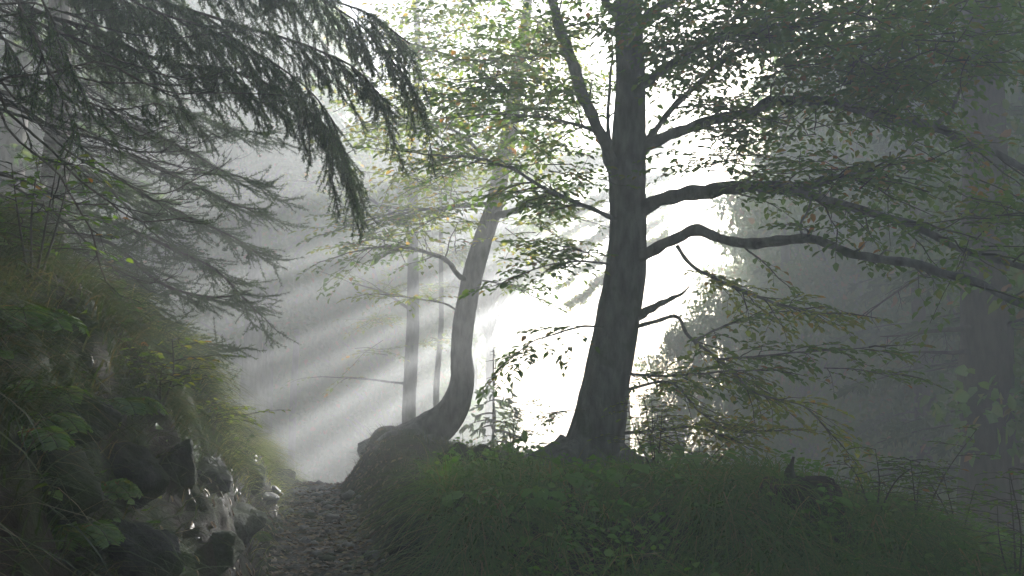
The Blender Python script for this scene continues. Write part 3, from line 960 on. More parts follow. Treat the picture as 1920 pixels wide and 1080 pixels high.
for pts in SBL:
    spruce_bough(sb, PP(pts), .026, .005, rng, 38, .75, .06, 300, .28, .15, .42, nl=.020, tlen=.26, curl=.18, thick=.9)
for zt in np.arange(4.6, 7.4, .45):
    for k in range(6):
        th = k * 1.05 + zt * 2
        d = np.array([math.cos(th), math.sin(th), 0])
        l = 1.5 * (8.3 - zt) / 3.5
        o0 = np.array([bx_, by_, bzb + zt - .8])
        spruce_bough(sb, [o0, o0 + d * l * .5 + UP * .02, o0 + d * l - UP * .35], .02, .005, rng, 16, .5, .09, 200, .4, .2, .3, nl=.03, tlen=.22)
rng = np.random.default_rng(10)
for (x, y, h, rd, lab) in ((-6.4, 12.5, 10, 2.2, 'dim spruce high on the left bank behind the twigs'),
                           (-8.6, 17.5, 10, 2.6, 'misty spruce on the slope at left, half hidden by the twigs')):
    spruce('spruce_tree', lab, x, y, h, rd, rng, 13, z0=1.2, r=.2, group='spruces up the left bank', per=8, dense=.8)
spruce('spruce_sapling', 'small pale spruce sapling glowing in the mist right of the bowed trunk', P(925, 800, 16.5)[0], P(925, 800, 16.5)[1], 2.4, .85, rng, 9, z0=.2, r=.03, per=7, dense=.55)

# dead limbs on the broad dark trunk at right
rng = np.random.default_rng(44)
snag = thing('spruce_tree', 'thick shaded trunk with two bare dead limbs, near the right edge', 'tree', P(1850, 980, 13.5))
trunk_mesh(snag, PP([(1855, 1010, 13.5), (1852, 800, 13.5), (1850, 600, 13.5), (1846, 350, 13.6), (1840, 0, 13.7), (1835, -300, 13.8)]), np.array([110, 98, 90, 82, 70, 50]) * 13.5 / FPX / 2, rng, M_SPRUCE, k=26, rough=.10, n=90)
for pts, w_ in (([(1840, 612, 13.5), (1790, 618, 13.2), (1730, 622, 13.0), (1685, 630, 12.8), (1650, 630, 12.7)], .045), ([(1840, 655, 13.5), (1780, 662, 13.2), (1720, 660, 13.0), (1690, 664, 12.9)], .04),
                ([(1850, 520, 13.5), (1760, 510, 13.0), (1700, 535, 12.6), (1620, 590, 12.2)], .03), ([(1860, 650, 13.5), (1890, 610, 13.2), (1940, 590, 13)], .05)):
    spruce_bough(snag, PP(pts), w_, .008, rng, 7, .5, .12, 0, .5, .4, 2, tlen=.25, name='dead_limb', thick=1.6)

# ------------------------------------------------------------------ the surrounding wood
rng = np.random.default_rng(55)
KQ = SUN[0] / SUN[1]


def tall_beech(rng, h, cr, z0, clumps, per, leaf):
    T = thing('beech_tree', None, None)
    pts = [np.array([rng.normal(0, .12) * f, rng.normal(0, .12) * f, f * h]) for f in np.linspace(0, .9, 7)]
    trunk_mesh(T, pts, np.linspace(.24, .06, 7), rng, M_BEECH, k=14, rough=.08, n=50)
    W, Lf = Wood(), Leaves(.32)
    W.tubes(np.array([[0, 0, z0 * .6], [0, 0, (z0 * .6 + h) / 2], [0, 0, h * .93]]), np.array([.05, .04, .02]), 5)
    for i in range(clumps):
        f = rng.uniform(0, 1)
        z = z0 + (h - z0) * f
        a_ = rng.uniform(0, 6.28)
        rr = cr * math.sqrt(max(.05, 1 - (2 * f - .75) ** 2 * .75)) * rng.uniform(.2, 1) ** .7 * rng.choice([.8, 1.0, 1.3])
        c = np.array([math.cos(a_) * rr, math.sin(a_) * rr, z])
        s0 = np.array([0, 0, z0 * .75 + (z - z0) * .75])
        W.tubes(catmull([s0, s0 * .4 + c * .6 + UP * .25, c], 7), np.linspace(.05, .01, 7), 5)
        v = unit(rng.normal(0, 1, (per, 3))) * rng.uniform(0, 1, (per, 1)) ** .45
        p = c + v * np.array([cr * .36, cr * .36, cr * .16])
        a = unit(v * np.array([1, 1, .3]) + rng.normal(0, .5, (per, 3)) - UP * .15)
        Lf.add(p, a, unit(UP + rng.normal(0, .5, (per, 3))), leaf * rng.uniform(.6, 1.2, per))
    W.build('boughs', M_BEECH, T)
    Lf.build('crown', M_LEAF, T)
    return T


PROTO = [tall_beech(rng, 12.2, 3.4, 3.2, 66, 260, .19), tall_beech(rng, 12.6, 3.8, 4.0, 72, 260, .19), tall_beech(rng, 12.4, 3.0, 4.6, 52, 260, .19), tall_beech(rng, 12.5, 3.3, 1.8, 140, 330, .20), tall_beech(rng, 12.5, 3.0, 8.0, 90, 300, .20)]
used = [False] * 5


def plant(i, x, y, rz, s, label, group, ztop=12.4):
    p = PROTO[i]
    if not used[i]:
        o, used[i] = p, True
    else:
        o = p.copy()
        COL.objects.link(o)
        for ch in p.children:
            c = ch.copy()
            COL.objects.link(c)
            c.parent = o
    zb = gz(x, y) - .1
    o.location = (x, y, zb)
    o.rotation_euler = (0, 0, rz)
    o.scale = (s, s, (ztop - zb) / 12.6)
    return tag(o, label, 'tree', group)


GR, GL = 'misty trees of the right hand wood', 'misty trees of the left hand wood'
DENSE = [(12.3, 36.5), (14.2, 42.0), (12.0, 30.5), (13.0, 24.5)]  # thickest crowns, added to block sun from the right mist and near left bank
WR = [(11.2, 24.0), (12.3, 36.5), (14.2, 42.0), (12.0, 30.5), (10.0, 29.0), (10.9, 33.5), (9.6, 13.5), (13.0, 24.5), (13.5, 31.0), (13.5, 27.5), (16.5, 34.5), (16.5, 47.0), (19.5, 41.0), (16.5, 18.0), (20, 26), (19.5, 54), (24, 48), (26, 35), (23, 60), (29, 56), (14.2, 12), (32, 44)]
for i, (x, y) in enumerate(WR):
    plant(i % 3 if (x, y) not in DENSE else 3, x, y, rng.uniform(0, 6), rng.uniform(.95, 1.1), 'dim beech among the misty trees behind the long limbs at right', GR)
WL = [(-10.5, 27), (-7.6, 31), (-13, 22), (-13.5, 33), (-10.8, 39), (-15, 44), (-18, 30), (-12, 46), (-17, 52), (-9.0, 58), (-22, 44), (-14, 62), (-25, 56), (-13, 18), (-11, 10), (-16, 24), (-20, 66), (-5.5, 66)]
for i, (x, y) in enumerate(WL):
    plant((i + 1) % 3, x, y, rng.uniform(0, 6), rng.uniform(.95, 1.1), 'pale misty beech of the wood beyond the left bank', GL)
for i, (x, y) in enumerate([(-6.4, .8), (-4.6, -4.2), (-9.5, 4.6), (.8, -7.5), (-9.6, 9.0)]):  # out-of-view trees added to shade the left bank from the sky
    plant(i % 3, x, y, rng.uniform(0, 6), 1.0, 'unseen beech added beside and behind the viewer to shade the left bank', 'unseen trees shading the left bank')
for (x, y, s_, lab) in ((11.7, 39.0, .8, 'pale half-lit beech added to soften the right border of the bright clearing'), (12.2, 47.0, .9, 'faintest beech added to soften the bright clearing, right of the massive trunk')):
    plant(2, x, y, rng.uniform(0, 6), s_, lab, None)  # added beeches that soften the edge between bright and shaded mist
for (x, y, s_, zt, i, lab) in ((4.7, 28.0, .42, 3.4, 2, 'low hazy young beech, added to dim the mist, behind the yellow-green sprays, first beyond the massive trunk'),
                              (6.3, 29.0, .55, 4.6, 1, 'hazy young beech added to dim the mist, second to the right of the massive trunk'),
                              (7.9, 27.0, .6, 5.2, 0, 'dim young beech added to shade the mist, third to the right of the massive trunk')):
    plant(i, x, y, rng.uniform(0, 6), s_, lab, 'young trees added to dim the slope right of the massive beech', zt)  # added low trees that grey the bright mist here
# crowns added beyond the clearing to keep the mist behind the straight trunks in shade
for i, (x, y) in enumerate([(-.9, 37), (-1.6, 42), (-6.9, 26), (-9.4, 24), (-4.6, 37), (-4.4, 43), (-5.4, 50), (-8.6, 47), (-6.6, 57), (-8.4, 40)]):
    plant(4 if i < 4 else 3, x, y, rng.uniform(0, 6), 1.0, 'pale beech crown added to shade the mist past the conifer boughs and straight trunks', 'added shading trees behind the straight trunks')

# ------------------------------------------------------------------ haze
HX, HY0, HY1, HZ0, HZ1 = EXT_X + 1, EXT_Y0 - 1, EXT_Y1 + 1, -9.0, 14.4
def blades(name, base, hd, L, wd, A, droop, mat, parent=None, lv=5):
    """grass blades: base points, horizontal headings, length, width, start angle from upright, droop"""
    n = len(base)
    t = np.linspace(0, 1, lv)
    L, wd, A, droop = (np.asarray(v, float)[:, None] for v in (L, wd, A, droop))
    hor = L * (np.sin(A) * t + droop * .55 * t ** 2)
    ver = L * (np.cos(A) * t - droop * t ** 2)
    c = base[:, None, :] + hd[:, None, :] * hor[..., None] + UP * ver[..., None]
    sd = np.stack([-hd[:, 1], hd[:, 0], np.zeros(n)], -1)
    ww = wd * (1 - t ** 1.6 * .92) * .5
    tw = np.random.default_rng(n).uniform(-.5, .5, (n, 1))
    sd = unit(sd + UP * tw)
    V = np.stack([c - sd[:, None, :] * ww[..., None], c + sd[:, None, :] * ww[..., None]], 2).reshape(-1, 3)
    idx = np.arange(n * lv * 2).reshape(n, lv, 2)
    F = np.stack([idx[:, :-1, 0], idx[:, :-1, 1], idx[:, 1:, 1], idx[:, 1:, 0]], -1).reshape(-1, 4)
    return build(name, V, [F], mat, parent)


def downslope(x, y):
    e = .12
    gx_ = (ground_z(x + e, y, False) - ground_z(x - e, y, False)) / (2 * e)
    gy_ = (ground_z(x, y + e, False) - ground_z(x, y - e, False)) / (2 * e)
    return -np.stack([gx_, gy_], -1)


def tufts(name, label, cx, cy, rng, per, lmin, lmax, width, mat, spread=.10, slope=.8, droop=(.3, .9)):
    n = len(cx)
    x = np.repeat(cx, per) + rng.normal(0, spread, n * per)
    y = np.repeat(cy, per) + rng.normal(0, spread, n * per)
    z = ground_z(x, y) - .012
    g = downslope(x, y)
    g = g / np.maximum(1, np.linalg.norm(g, axis=1, keepdims=True))
    th = rng.uniform(0, 2 * np.pi, n * per)
    h = np.stack([np.cos(th), np.sin(th)], -1) * .7 + g * slope
    h = h / np.maximum(np.linalg.norm(h, axis=1, keepdims=True), 1e-6)
    hd = np.stack([h[:, 0], h[:, 1], np.zeros(len(h))], -1)
    scale = np.repeat(rng.uniform(.6, 1.15, n), per)
    L = rng.uniform(lmin, lmax, n * per) * scale
    o = blades(name, np.stack([x, y, z], -1), hd, L, width * rng.uniform(.6, 1.3, n * per), rng.uniform(.05, .75, n * per), rng.uniform(*droop, n * per), mat)
    return tag(o, label, 'grass', kind='stuff')


def scatter(rng, n, x0, x1, y0, y1, thr=-.15, seed=3, sc_=1.4, cond=None):
    x = rng.uniform(x0, x1, n)
    y = rng.uniform(y0, y1, n)
    k = fbm(x * sc_, y * sc_, 3, seed) > thr
    xc, hw = np.interp(y, PY, PX), np.interp(y, PY, PW)
    k &= (np.abs(x - xc) > hw + .06)
    if cond is not None:
        k &= cond(x, y, xc, hw)
    return x[k], y[k]


rng = np.random.default_rng(70)
right = lambda x, y, xc, hw: x > xc + hw + .3
left = lambda x, y, xc, hw: (x < xc - hw - .12) & ((xc - hw - x > .42) | (fbm(x * 3, y * 3, 2, 88) > .12))
x, y = scatter(rng, 1500, -.7, 3.6, 3.8, 9.6, -.25, 3, 1.4, right)
tufts('grass', 'long arching dark green grass covering the near bank', x, y, rng, 20, .18, .58, .008, M_GRASS, .08, .35, (.3, 1.2))
x, y = scatter(rng, 620, -.5, 3.0, 5.6, 7.5, -.1, 5, 1.4, right)
tufts('grass', 'longest sedge blades hanging over the front edge of the near bank', x, y, rng, 24, .45, .9, .010, M_GRASS, .05, 1.2, (.7, 1.35))
x, y = scatter(rng, 420, -2.3, 1.0, 9.4, 13.0, -.2, 14, 1.4, right)
tufts('grass', 'short shade-darkened grass and moss tufts over the root mound of the bowed beech', x, y, rng, 24, .08, .28, .007, M_SHADEGRASS)
x, y = scatter(rng, 700, -1.6, 1.6, 12.6, 16.8, -.2, 4, 1.4, right)
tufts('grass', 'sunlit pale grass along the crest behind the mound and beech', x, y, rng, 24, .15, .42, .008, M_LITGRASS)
x, y = scatter(rng, 3000, -5.4, -.6, 1.8, 9.0, -.12, 6, 1.4, left)
tufts('grass', 'shaded tangled grass hanging down the left bank', x, y, rng, 24, .16, .50, .007, M_SHADEGRASS, .08, .8, (.4, 1.3))
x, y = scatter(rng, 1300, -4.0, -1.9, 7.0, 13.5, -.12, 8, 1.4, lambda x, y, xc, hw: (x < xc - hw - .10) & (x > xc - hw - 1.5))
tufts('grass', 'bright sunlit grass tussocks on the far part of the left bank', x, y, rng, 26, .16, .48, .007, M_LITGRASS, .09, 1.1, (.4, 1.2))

# fallen leaves, gravel
def flat_leaves(name, label, x, y, rng, size):
    Lf = Leaves(.3)
    th = rng.uniform(0, 6.28, len(x))
    g = downslope(x, y)
    a = np.stack([np.cos(th), np.sin(th), -(g[:, 0] * np.cos(th) + g[:, 1] * np.sin(th))], -1)
    n_ = unit(np.stack([g[:, 0], g[:, 1], np.ones(len(x))], -1) + rng.normal(0, .3, (len(x), 3)))
    Lf.add(np.stack([x, y, ground_z(x, y) + .022], -1), a, n_, size * rng.uniform(.6, 1.2, len(x)))
    return tag(Lf.build(name, M_LITTER), label, 'leaves', kind='stuff')


rng = np.random.default_rng(71)
y = rng.uniform(4.5, 12.5, 4200)
x = np.interp(y, PY, PX) + rng.normal(0, .36, 4200)
flat_leaves('fallen_leaves', 'brown beech leaves strewn over the path and its edges', x, y, rng, .06)
x, y = scatter(rng, 700, -.6, 3.4, 4.2, 8.5, -9)
flat_leaves('fallen_leaves', 'brown and yellow leaves lying in the grass of the near bank', x, y, rng, .06)

rng = np.random.default_rng(72)


def leaf_carpet(label, x, y, rng, size, mat, hmax, wid=.38):
    """small broad leaves held at many heights among the grass"""
    n = len(x)
    Lf = Leaves(wid)
    th = rng.uniform(0, 6.28, n)
    a = np.stack([np.cos(th), np.sin(th), rng.uniform(-.5, .35, n)], -1)
    Lf.add(np.stack([x, y, ground_z(x, y) + rng.uniform(.02, hmax, n)], -1), a, unit(UP + rng.normal(0, .45, (n, 3)) + np.array([0, -.35, 0])), size * rng.uniform(.4, 1.3, n))
    return tag(Lf.build('undergrowth', mat, None), label, 'undergrowth', kind='stuff')


x, y = scatter(rng, 7000, -.6, 3.6, 5.4, 9.8, -.02, 31, 1.9, right)
leaf_carpet('small-leaved green undergrowth mixed into the grass of the near bank', x, y, rng, .06, M_HERB, .26)
x, y = scatter(rng, 7000, -4.8, -1.0, 3.2, 11.0, .1, 32, 2.1, left)
leaf_carpet('small-leaved dark undergrowth clinging to the left bank', x, y, rng, .055, M_LEAF, .20)

bm = bmesh.new()
bmesh.ops.create_icosphere(bm, subdivisions=1, radius=1)
ICOV = np.array([v.co[:] for v in bm.verts])
ICOF = np.array([[v.index for v in f.verts] for f in bm.faces])
bm.free()


def pebbles(name, label, x, y, s, rng, mat, cat='gravel'):
    n = len(x)
    k = len(ICOV)
    V = ICOV[None] * (1 + rng.uniform(-.22, .22, (n, k, 1)))
    V = V * (s[:, None, None] * np.stack([rng.uniform(.7, 1.3, n), rng.uniform(.7, 1.3, n), rng.uniform(.4, .75, n)], -1)[:, None, :])
    th = rng.uniform(0, 6.28, n)
    c, s_ = np.cos(th)[:, None], np.sin(th)[:, None]
    V = np.stack([V[..., 0] * c - V[..., 1] * s_, V[..., 0] * s_ + V[..., 1] * c, V[..., 2]], -1)
    V += np.stack([x, y, ground_z(x, y) + s * .15], -1)[:, None]
    F = (np.arange(n)[:, None, None] * k + ICOF[None]).reshape(-1, 3)
    return tag(build(name, V.reshape(-1, 3), [F], mat), label, cat, kind='stuff')


y = np.concatenate([rng.uniform(9.4, 12.3, 700), rng.uniform(5, 9.4, 260)])
x = np.interp(y, PY, PX) + rng.normal(0, 1, len(y)) * np.interp(y, PY, PW) * .62
pebbles('gravel', 'wet stones and grit glistening along the path', x, y, np.minimum(.07, .010 + rng.exponential(.016, len(y))), rng, M_WETROCK)


def rock(name, label, c, size, seed, mat=M_ROCK, sub=4, cat='rock', group=None, sink=0):
    bm = bmesh.new()
    bmesh.ops.create_icosphere(bm, subdivisions=sub, radius=1)
    r_ = random.Random(seed)
    planes = []
    for _ in range(9):
        v = Vector((r_.gauss(0, 1), r_.gauss(0, 1), r_.gauss(0, .8))).normalized()
        planes.append((v, r_.uniform(.55, .85)))
    off = Vector((seed * 3.1, seed * 1.7, 0))
    for v in bm.verts:
        p = v.co.normalized()
        rad = 1.0
        for q, d in planes:
            dt = p.dot(q)
            if dt > .05:
                rad = min(rad, d / dt)
        rad *= 1 + .13 * mnoise.fractal(p * 2.1 + off, .9, 2.1, 5) + .05 * mnoise.fractal(p * 7 + off, .8, 2.2, 3)
        v.co = Vector((p.x * size[0], p.y * size[1], p.z * size[2])) * rad
    V = np.array([v.co[:] for v in bm.verts]) 
    F = np.array([[v.index for v in f.verts] for f in bm.faces])
    bm.free()
    o = build(name, V, [F], mat, None, True)
    o.location = c
    return tag(o, label, cat, group)


def on_ground(px, py, d, lift=0.):
    p = P(px, py, d)
    for q in np.linspace(d * .72, d * 1.5, 60):
        c = P(px, py, q)
        if c[2] <= gz(c[0], c[1]):
            p = c
            break
    return (p[0], p[1], gz(p[0], p[1]) + lift)


rock('boulder', 'dark flat-faced boulder jutting from the left bank under bright grass', P(300, 835, 6.6), (.17, .22, .20), 3)
rock('boulder', 'wet ribbed rock at the foot of the left bank, lowest in the picture', P(345, 985, 5.9), (.22, .30, .24), 5)
rock('boulder', 'big dark rounded boulder beside the path, grass draping its top', P(430, 985, 6.6), (.26, .40, .22), 8)
rock('boulder', 'shadowed rock face high in the left bank behind the sunlit grass', P(385, 775, 8.3), (.18, .3, .26), 12)
rock('boulder', 'wet broken rock in the bottom left shade', P(200, 1000, 5.2), (.28, .3, .2), 14)
rock('boulder', 'small hazy rock at the path end under the far tussock', on_ground(520, 905, 11.8, .02), (.22, .3, .16), 16)
rock('boulder', 'rough dark rock with a rounded top on the bank beside the bowed beech', on_ground(852, 880, 9.4, .10), (.17, .16, .17), 21)
rock('boulder', 'pointed dark rock on the bank, second left of the massive beech', on_ground(905, 890, 9.2, .07), (.12, .13, .16), 24)
rock('boulder', 'overhanging mossy rock at the left end of the near bank', P(800, 925, 8.0), (.22, .24, .17), 27)
rock('boulder', 'mossy rock half sunk at the right side of the path, near the bottom', P(770, 1010, 6.7), (.18, .25, .16), 29)
for i, (px, py, d, s) in enumerate([(500, 960, 9.4, .11), (620, 985, 8.6, .10), (655, 940, 9.6, .12), (570, 1000, 8.0, .07), (540, 935, 10.2, .10), (590, 925, 10.8, .10), (512, 930, 10.6, .12), (700, 1050, 7.4, .09)]):
    lab = ['wet stone at the left edge of the path under the grass', 'flat stone in the middle of the shaded path', 'mud-coloured stone below the mound, right of the path', 'small stone in the shaded path, left of the flat one',
           'shining stone in the sunlit part of the path, middle of three', 'shining stone in the sunlit part of the path, nearest the mound', 'shining stone in the sunlit part of the path, under the tussock', 'stone at the very bottom of the path by the mossy rock'][i]
    rock('stone', lab, on_ground(px, py, d, s * .15), (s, s * .9, s * .6), 40 + i, M_WETROCK, 3, 'stone', 'loose stones on the path')

for i, (px, py, d, sz, lab) in enumerate([(235, 905, 5.6, (.20, .2, .16), 'mossy rock in the middle of the shaded left bank, above the ribbed wet one'),
        (150, 840, 5.6, (.16, .2, .13), 'dark mossy rock left of the flat-faced boulder, near the ferns'),
        (395, 905, 7.0, (.14, .2, .13), 'angular rock in the left bank right above the big rounded boulder'),
        (90, 955, 4.9, (.22, .22, .15), 'broad dark rock low at the left edge between two ferns'),
        (470, 905, 8.6, (.13, .2, .12), 'small rock at the sunlit foot of the left bank'),
        (330, 920, 6.2, (.12, .16, .15), 'upright rock between the flat-faced boulder and the rounded one'),
        (265, 1050, 5.2, (.17, .2, .17), 'dripping dark rock at the bottom of the left bank'),
        (415, 1060, 6.0, (.14, .2, .12), 'low rock at the bottom left edge of the path')]):
    q = on_ground(px, py, d, .0)
    rock('boulder', lab, (q[0], q[1], q[2]), sz, 70 + i)

rng = np.random.default_rng(77)
y = rng.uniform(5.6, 11.5, 42)
x = np.interp(y, PY, PX) + rng.normal(0, 1, 42) * np.interp(y, PY, PW) * .7
pebbles('rubble', 'larger half buried stones in the trodden path', x, y, rng.uniform(.03, .075, 42), rng, M_ROCK)

# crumbling root mound on the near bank
stump = rock('rotten_stump', 'crumbling dark stump of earth and roots on the near bank crest', P(1475, 935, 6.7), (.34, .26, .17), 61, M_MOSS, 5, 'stump')
rng = np.random.default_rng(62)
W = Wood()
for _ in range(16):
    a_ = rng.uniform(-2.6, .2)
    p0 = np.array(stump.location) + np.array([.30 * math.cos(a_), .22 * math.sin(a_), .10 + rng.uniform(-.03, .05)])
    q = np.array([math.cos(a_), math.sin(a_), 0])
    W.tubes(catmull([p0 - q * .15, p0 + q * .03, p0 + q * .06 - UP * .12, p0 + q * rng.uniform(.02, .1) - UP * rng.uniform(.2, .34)], 9), np.linspace(.011, .003, 9), 5)
for h_ in (.10, .07):
    p0 = np.array(stump.location) + np.array([-.05 + h_, -.02, .10])
    W.tubes(catmull([p0, p0 + np.array([-.02, 0, h_]), p0 + np.array([0, 0, h_ * 1.8])], 6), np.linspace(.03, .008, 6), 7)
W.build('roots', M_SPRUCE, stump)
# roots gripping the mound under the leaning beech
W = Wood()
rng = np.random.default_rng(63)
for (dx, dy) in ((-.7, -.5), (-.45, -.8), (.1, -.75), (-1.0, -.1), (.4, -.5)):
    b0 = P(800, 838, LD)
    pts = []
    for f in np.linspace(0, 1, 7):
        xx, yy = b0[0] + dx * f + rng.normal(0, .03), b0[1] + dy * f
        pts.append((xx, yy, max(gz(xx, yy) + .02, b0[2] * (1 - f * 2.2) + gz(xx, yy) * min(1, f * 2.2))))
    W.tubes(catmull(pts, 24), np.linspace(.085, .015, 24), 8)
W.build('roots', M_BEECH, lean)


# broad-leaved herbs
def broad_leaf(name, p, a, nrm, s, mat, parent, wid=.85):
    """a rounded heart-shaped blade as a curved grid"""
    a = unit(np.asarray(a, float))
    sd = unit(np.cross(a, nrm))
    nr = np.cross(sd, a)
    u = np.linspace(0, 1, 9)
    v = np.linspace(-1, 1, 9)
    prof = np.sin(np.pi * np.clip(u * .93 + .07, 0, 1)) ** .55 * (1 - .25 * u)
    prof[-1] = .04
    U, Vv = np.meshgrid(u, v, indexing='ij')
    wv = prof[:, None] * Vv * wid * .5
    back = -.16 * np.abs(Vv) * (1 - U) ** 3
    hgt = .12 * np.abs(Vv) * prof[:, None] - .22 * U ** 2 + .015 * np.sin(U * 26) * (1 - np.abs(Vv))
    V = np.asarray(p) + s * ((U + back)[..., None] * a + wv[..., None] * sd + hgt[..., None] * nr)
    ids_ = np.arange(81).reshape(9, 9)
    F = np.stack([ids_[:-1, :-1], ids_[1:, :-1], ids_[1:, 1:], ids_[:-1, 1:]], -1).reshape(-1, 4)
    return build(name, V.reshape(-1, 3), [F], mat, parent, True)


def herb(label, loc, n, s, h, rng, mat=M_HERB, wid=.85, face=None, name='broadleaf_plant'):
    T = thing(name, label, 'plant', loc, 'broad leaved herbs on the near bank')
    W = Wood()
    for i in range(n):
        th = rng.uniform(0, 6.28) if face is None else face + rng.normal(0, .9)
        hd = np.array([math.cos(th), math.sin(th), 0])
        l = h * rng.uniform(.6, 1.1)
        p0 = np.array(loc)
        tip = p0 + hd * l * .45 + UP * l
        W.tubes(catmull([p0, p0 + hd * l * .12 + UP * l * .6, tip], 6), np.linspace(.005, .003, 6), 5)
        broad_leaf('leaf', tip, hd + UP * rng.uniform(-.35, .15), unit(UP + hd * .35 + rng.normal(0, .2, 3)), s * rng.uniform(.7, 1.15), mat, T, wid)
    W.build('stem', M_STALK, T)
    return T


rng = np.random.default_rng(80)
HB = [(1010, 985, 6.0, 6, .17, .24, 'broad-leaved plant with the largest overlapping pale leaves, middle of the near bank'),
      (960, 1010, 5.9, 4, .14, .20, 'broad-leaved plant hanging just left of the largest pale leaves'),
      (1070, 940, 6.7, 4, .15, .22, 'broad-leaved plant with flat round leaves below the massive beech'),
      (1165, 945, 6.6, 4, .14, .22, 'broad-leaved plant with upright round leaves right below the massive beech'),
      (850, 1000, 6.6, 5, .13, .20, 'broad-leaved plant with drooping leaves at the left of the near bank'),
      (880, 970, 7.0, 3, .12, .18, 'small dim broad-leaved plant at the left crest of the near bank'),
      (985, 1062, 5.4, 4, .13, .16, 'broad-leaved plant lowest at the bottom edge of the near bank'),
      (1330, 900, 7.4, 4, .16, .30, 'broad-leaved plant with one dark horizontal leaf near the earth mound'),
      (1250, 905, 7.6, 5, .14, .24, 'broad-leaved plant among the twigs right of the massive beech'),
      (1550, 985, 5.9, 4, .12, .20, 'broad-leaved plant with long leaves below the earth mound'),
      (1590, 1030, 5.3, 3, .09, .15, 'small broad-leaved plant in the dark grass right of centre'),
      (1400, 1010, 5.6, 4, .10, .16, 'small broad-leaved plant in the grass below the earth mound left end')]
for (px, py, d, n, s, h, lab) in HB:
    herb(lab, on_ground(px, py, d, -.01), n, s, h, rng, face=-1.6)
# silhouetted little sapling left of the big trunk
T = thing('beech_seedling', 'tiny dark seedling with a few pointed leaves against the bright mist', 'plant', on_ground(985, 895, 8.9))
b0 = np.array(T.location)
W = Wood()
S = catmull([b0, b0 + np.array([.03, 0, .14]), b0 + np.array([.0, .01, .27])], 8)
W.tubes(S, np.linspace(.005, .003, 8), 5)
W.tubes(catmull([S[5], S[5] + np.array([.10, 0, .05]), S[5] + np.array([.22, 0, .06])], 5), np.linspace(.003, .002, 5), 4)
W.tubes(catmull([S[4], S[4] + np.array([.10, 0, -.02]), S[4] + np.array([.2, -.02, -.05])], 5), np.linspace(.003, .002, 5), 4)
W.build('stem', M_TWIG, T)
for (p, a, s) in ((S[-1], (-.1, .1, 1), .10), (S[-1], (-1, 0, .05), .12), (S[5] + np.array([.20, 0, .06]), (1, 0, 0), .08), (S[5] + np.array([.10, 0, .05]), (1, .1, .2), .07), (S[4] + np.array([.06, 0, 0]), (1, 0, .1), .12), (S[4] + np.array([.16, 0, -.04]), (1, 0, -.3), .12), (S[3], (1, 0, -.3), .12), (S[3], (-1, 0, -.2), .09)):
    broad_leaf('leaf', p, a, np.array([0, -.5, 1.0]), s, M_LEAF, T, .55)
rng = np.random.default_rng(81)
herb('low dark leafy plant beside the pointed rock, left of the tiny seedling', on_ground(942, 892, 9.0, 0), 8, .10, .16, rng, M_LEAF, .6)


# ferns on the left bank
def fern(label, loc, n, L, rng, face=None, mat=M_HERB):
    T = thing('fern', label, 'fern', loc, 'ferns on the left bank')
    for i in range(n):
        th = (rng.uniform(0, 6.28) if face is None else face + rng.normal(0, .8))
        hd = np.array([math.cos(th), math.sin(th), 0])
        l = L * rng.uniform(.7, 1.1)
        t = np.linspace(0, 1, 12)[:, None]
        C = np.array(loc) + hd * l * (.75 * t) + UP * l * (.75 * t - .75 * t ** 2.2)
        W, Lf = Wood(), Leaves(.14)
        W.tubes(C, np.linspace(.004, .0012, 12), 4)
        m = 38
        u = np.linspace(.12, .99, m)
        k0 = np.clip((u * 11).astype(int), 0, 10)
        q = C[k0] + (C[k0 + 1] - C[k0]) * (u * 11 - k0)[:, None]
        tg = unit(C[k0 + 1] - C[k0])
        sd = unit(np.cross(tg, UP))
        size = .24 * l * np.sin(np.pi * (.12 + .88 * (1 - u))) ** .8 + .01
        for sg in (1, -1):
            Lf.add(q, unit(sd * sg + tg * .35 + rng.normal(0, .06, (m, 3))), unit(np.cross(sd, tg) * 1.0 + rng.normal(0, .1, (m, 3))), size)
        o = W.build('frond', M_STALK, T)
        Lf.build('leaflets', mat, o)
    return T


rng = np.random.default_rng(90)
FN = [(60, 900, 4.9, .30, 'fern at the left edge, middle height of the dark bank'), (170, 925, 5.2, .28, 'fern hanging in the dark bank above the wet broken rock'),
      (40, 1010, 4.4, .28, 'fern in the bottom left corner'), (140, 1040, 4.6, .30, 'small fern right of the corner fern'),
      (100, 770, 5.6, .28, 'fern high on the left bank below the twigs'), (215, 800, 6.0, .34, 'fern left of the dark flat-faced boulder'),
      (20, 680, 5.4, .40, 'topmost fern at the left edge of the bank'), (470, 1020, 6.3, .22, 'little fern low beside the path')]
for (px, py, d, L, lab) in FN:
    fern(lab, on_ground(px, py, d, -.01), 8, L * .85, rng, -.9, M_LEAF)

# undergrowth saplings
def sapling(label, loc, h, stems, rng, mat, size=.05, L=.45, name='sapling'):
    T = thing(name, label, 'sapling', loc, 'young saplings among the grass')
    W, Lf, B = Wood(), Leaves(), Wood()
    for i in range(stems):
        d = np.array([rng.normal(0, .35), rng.normal(0, .3), 1.0])
        hh = h * rng.uniform(.65, 1.05)
        C = catmull([np.array(loc), np.array(loc) + d * hh * .5 + np.array([0, 0, .05]), np.array(loc) + d * hh + rng.normal(0, .05, 3)], 12)
        W.tubes(C, np.linspace(.008, .002, 12), 5)
        for k in range(4, 12):
            th = rng.uniform(0, 6.28)
            leafy_branch(B, Lf, C[k], unit(np.array([math.cos(th), math.sin(th), .25])), L * (1.2 - k / 14) * rng.uniform(.5, 1.1), rng, size, .045, .11, r=.003, tlen=.14)
    o = W.build('stem', M_TWIG, T)
    B.build('sprays', M_TWIG, o)
    Lf.build('leaves', mat, T)
    return T


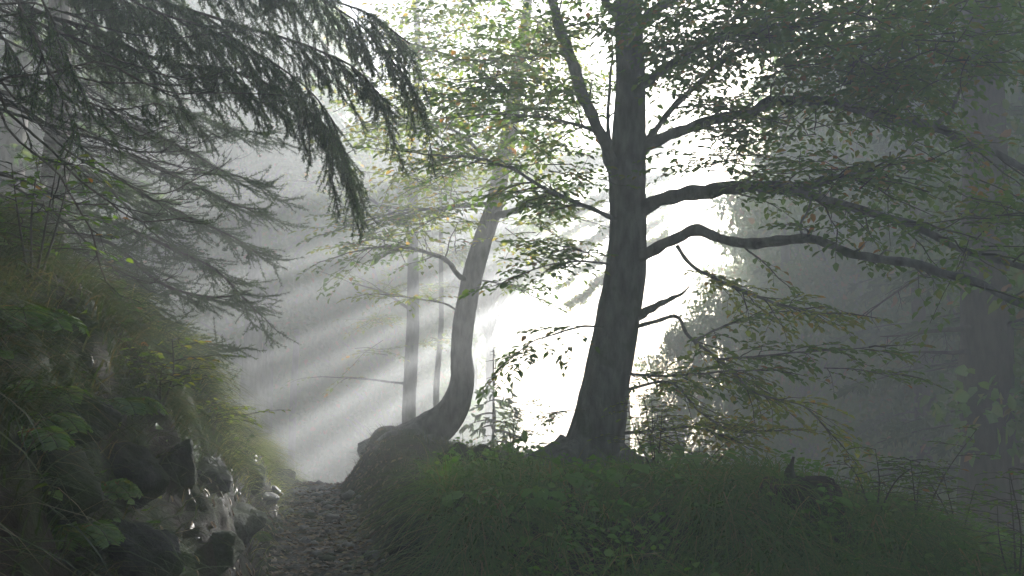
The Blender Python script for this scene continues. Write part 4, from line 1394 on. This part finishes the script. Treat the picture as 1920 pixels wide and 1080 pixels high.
rng = np.random.default_rng(95)
SP = [(1230, 900, 8.8, .75, 4, M_LEAFY, 'yellow-green sapling at the right foot of the massive beech'),
      (1300, 905, 8.3, .60, 3, M_LEAFY, 'yellow-green sapling between the beech foot and the earth mound'),
      (1640, 985, 6.7, .55, 3, M_LEAF, 'dark leafy sapling just right of the earth mound'),
      (1720, 1010, 6.5, .75, 3, M_LEAF, 'tall thin-stemmed sapling on the crest right of the earth mound'),
      (1800, 1030, 6.3, .50, 3, M_LEAF, 'low sapling near the right corner of the bank'),
      (1900, 1040, 6.0, .8, 4, M_LEAF, 'dark sapling at the right edge'),
      (1860, 760, 9.0, 1.0, 4, M_LEAF, 'dim bush below the limbs at the right edge'),
      (300, 790, 7.3, .35, 3, M_LEAFY, 'sunlit sapling above the dark flat-faced boulder'),
      (400, 830, 8.4, .35, 3, M_LEAFY, 'sunlit leafy plant in the tussocks of the left bank'),
      (60, 560, 6.0, .8, 4, M_LEAF, 'dark bush high at the left edge'),
      (960, 860, 14.5, .6, 4, M_LEAFY, 'hazy bright bush on the crest between the two dark trunks')]
for (px, py, d, h, st_, mt, lab) in SP:
    sapling(lab, on_ground(px, py, d, -.02), h, st_, rng, mt)

# ------------------------------------------------------------------ the mist
m, t, out = mat_base('mist')
v = t.nodes.new('ShaderNodeVolumePrincipled')
v.inputs['Color'].default_value = (.965, .985, 1.0, 1)
v.inputs['Density'].default_value = HAZE_DENSITY
v.inputs['Anisotropy'].default_value = HAZE_G
v.inputs['Density Attribute'].default_value = ''
v.inputs['Temperature Attribute'].default_value = ''
v.inputs['Color Attribute'].default_value = ''
t.links.new(v.outputs[0], out.inputs['Volume'])
hb = np.array([(x, y, z) for z in (HZ0, HZ1) for (x, y) in ((-HX, HY0), (HX, HY0), (HX, HY1), (-HX, HY1))])
hz = build('haze', hb, [[[0, 3, 2, 1], [4, 5, 6, 7], [0, 1, 5, 4], [1, 2, 6, 5], [2, 3, 7, 6], [3, 0, 4, 7]]], m)
tag(hz, 'pale morning mist filling the wood', 'mist', kind='stuff')
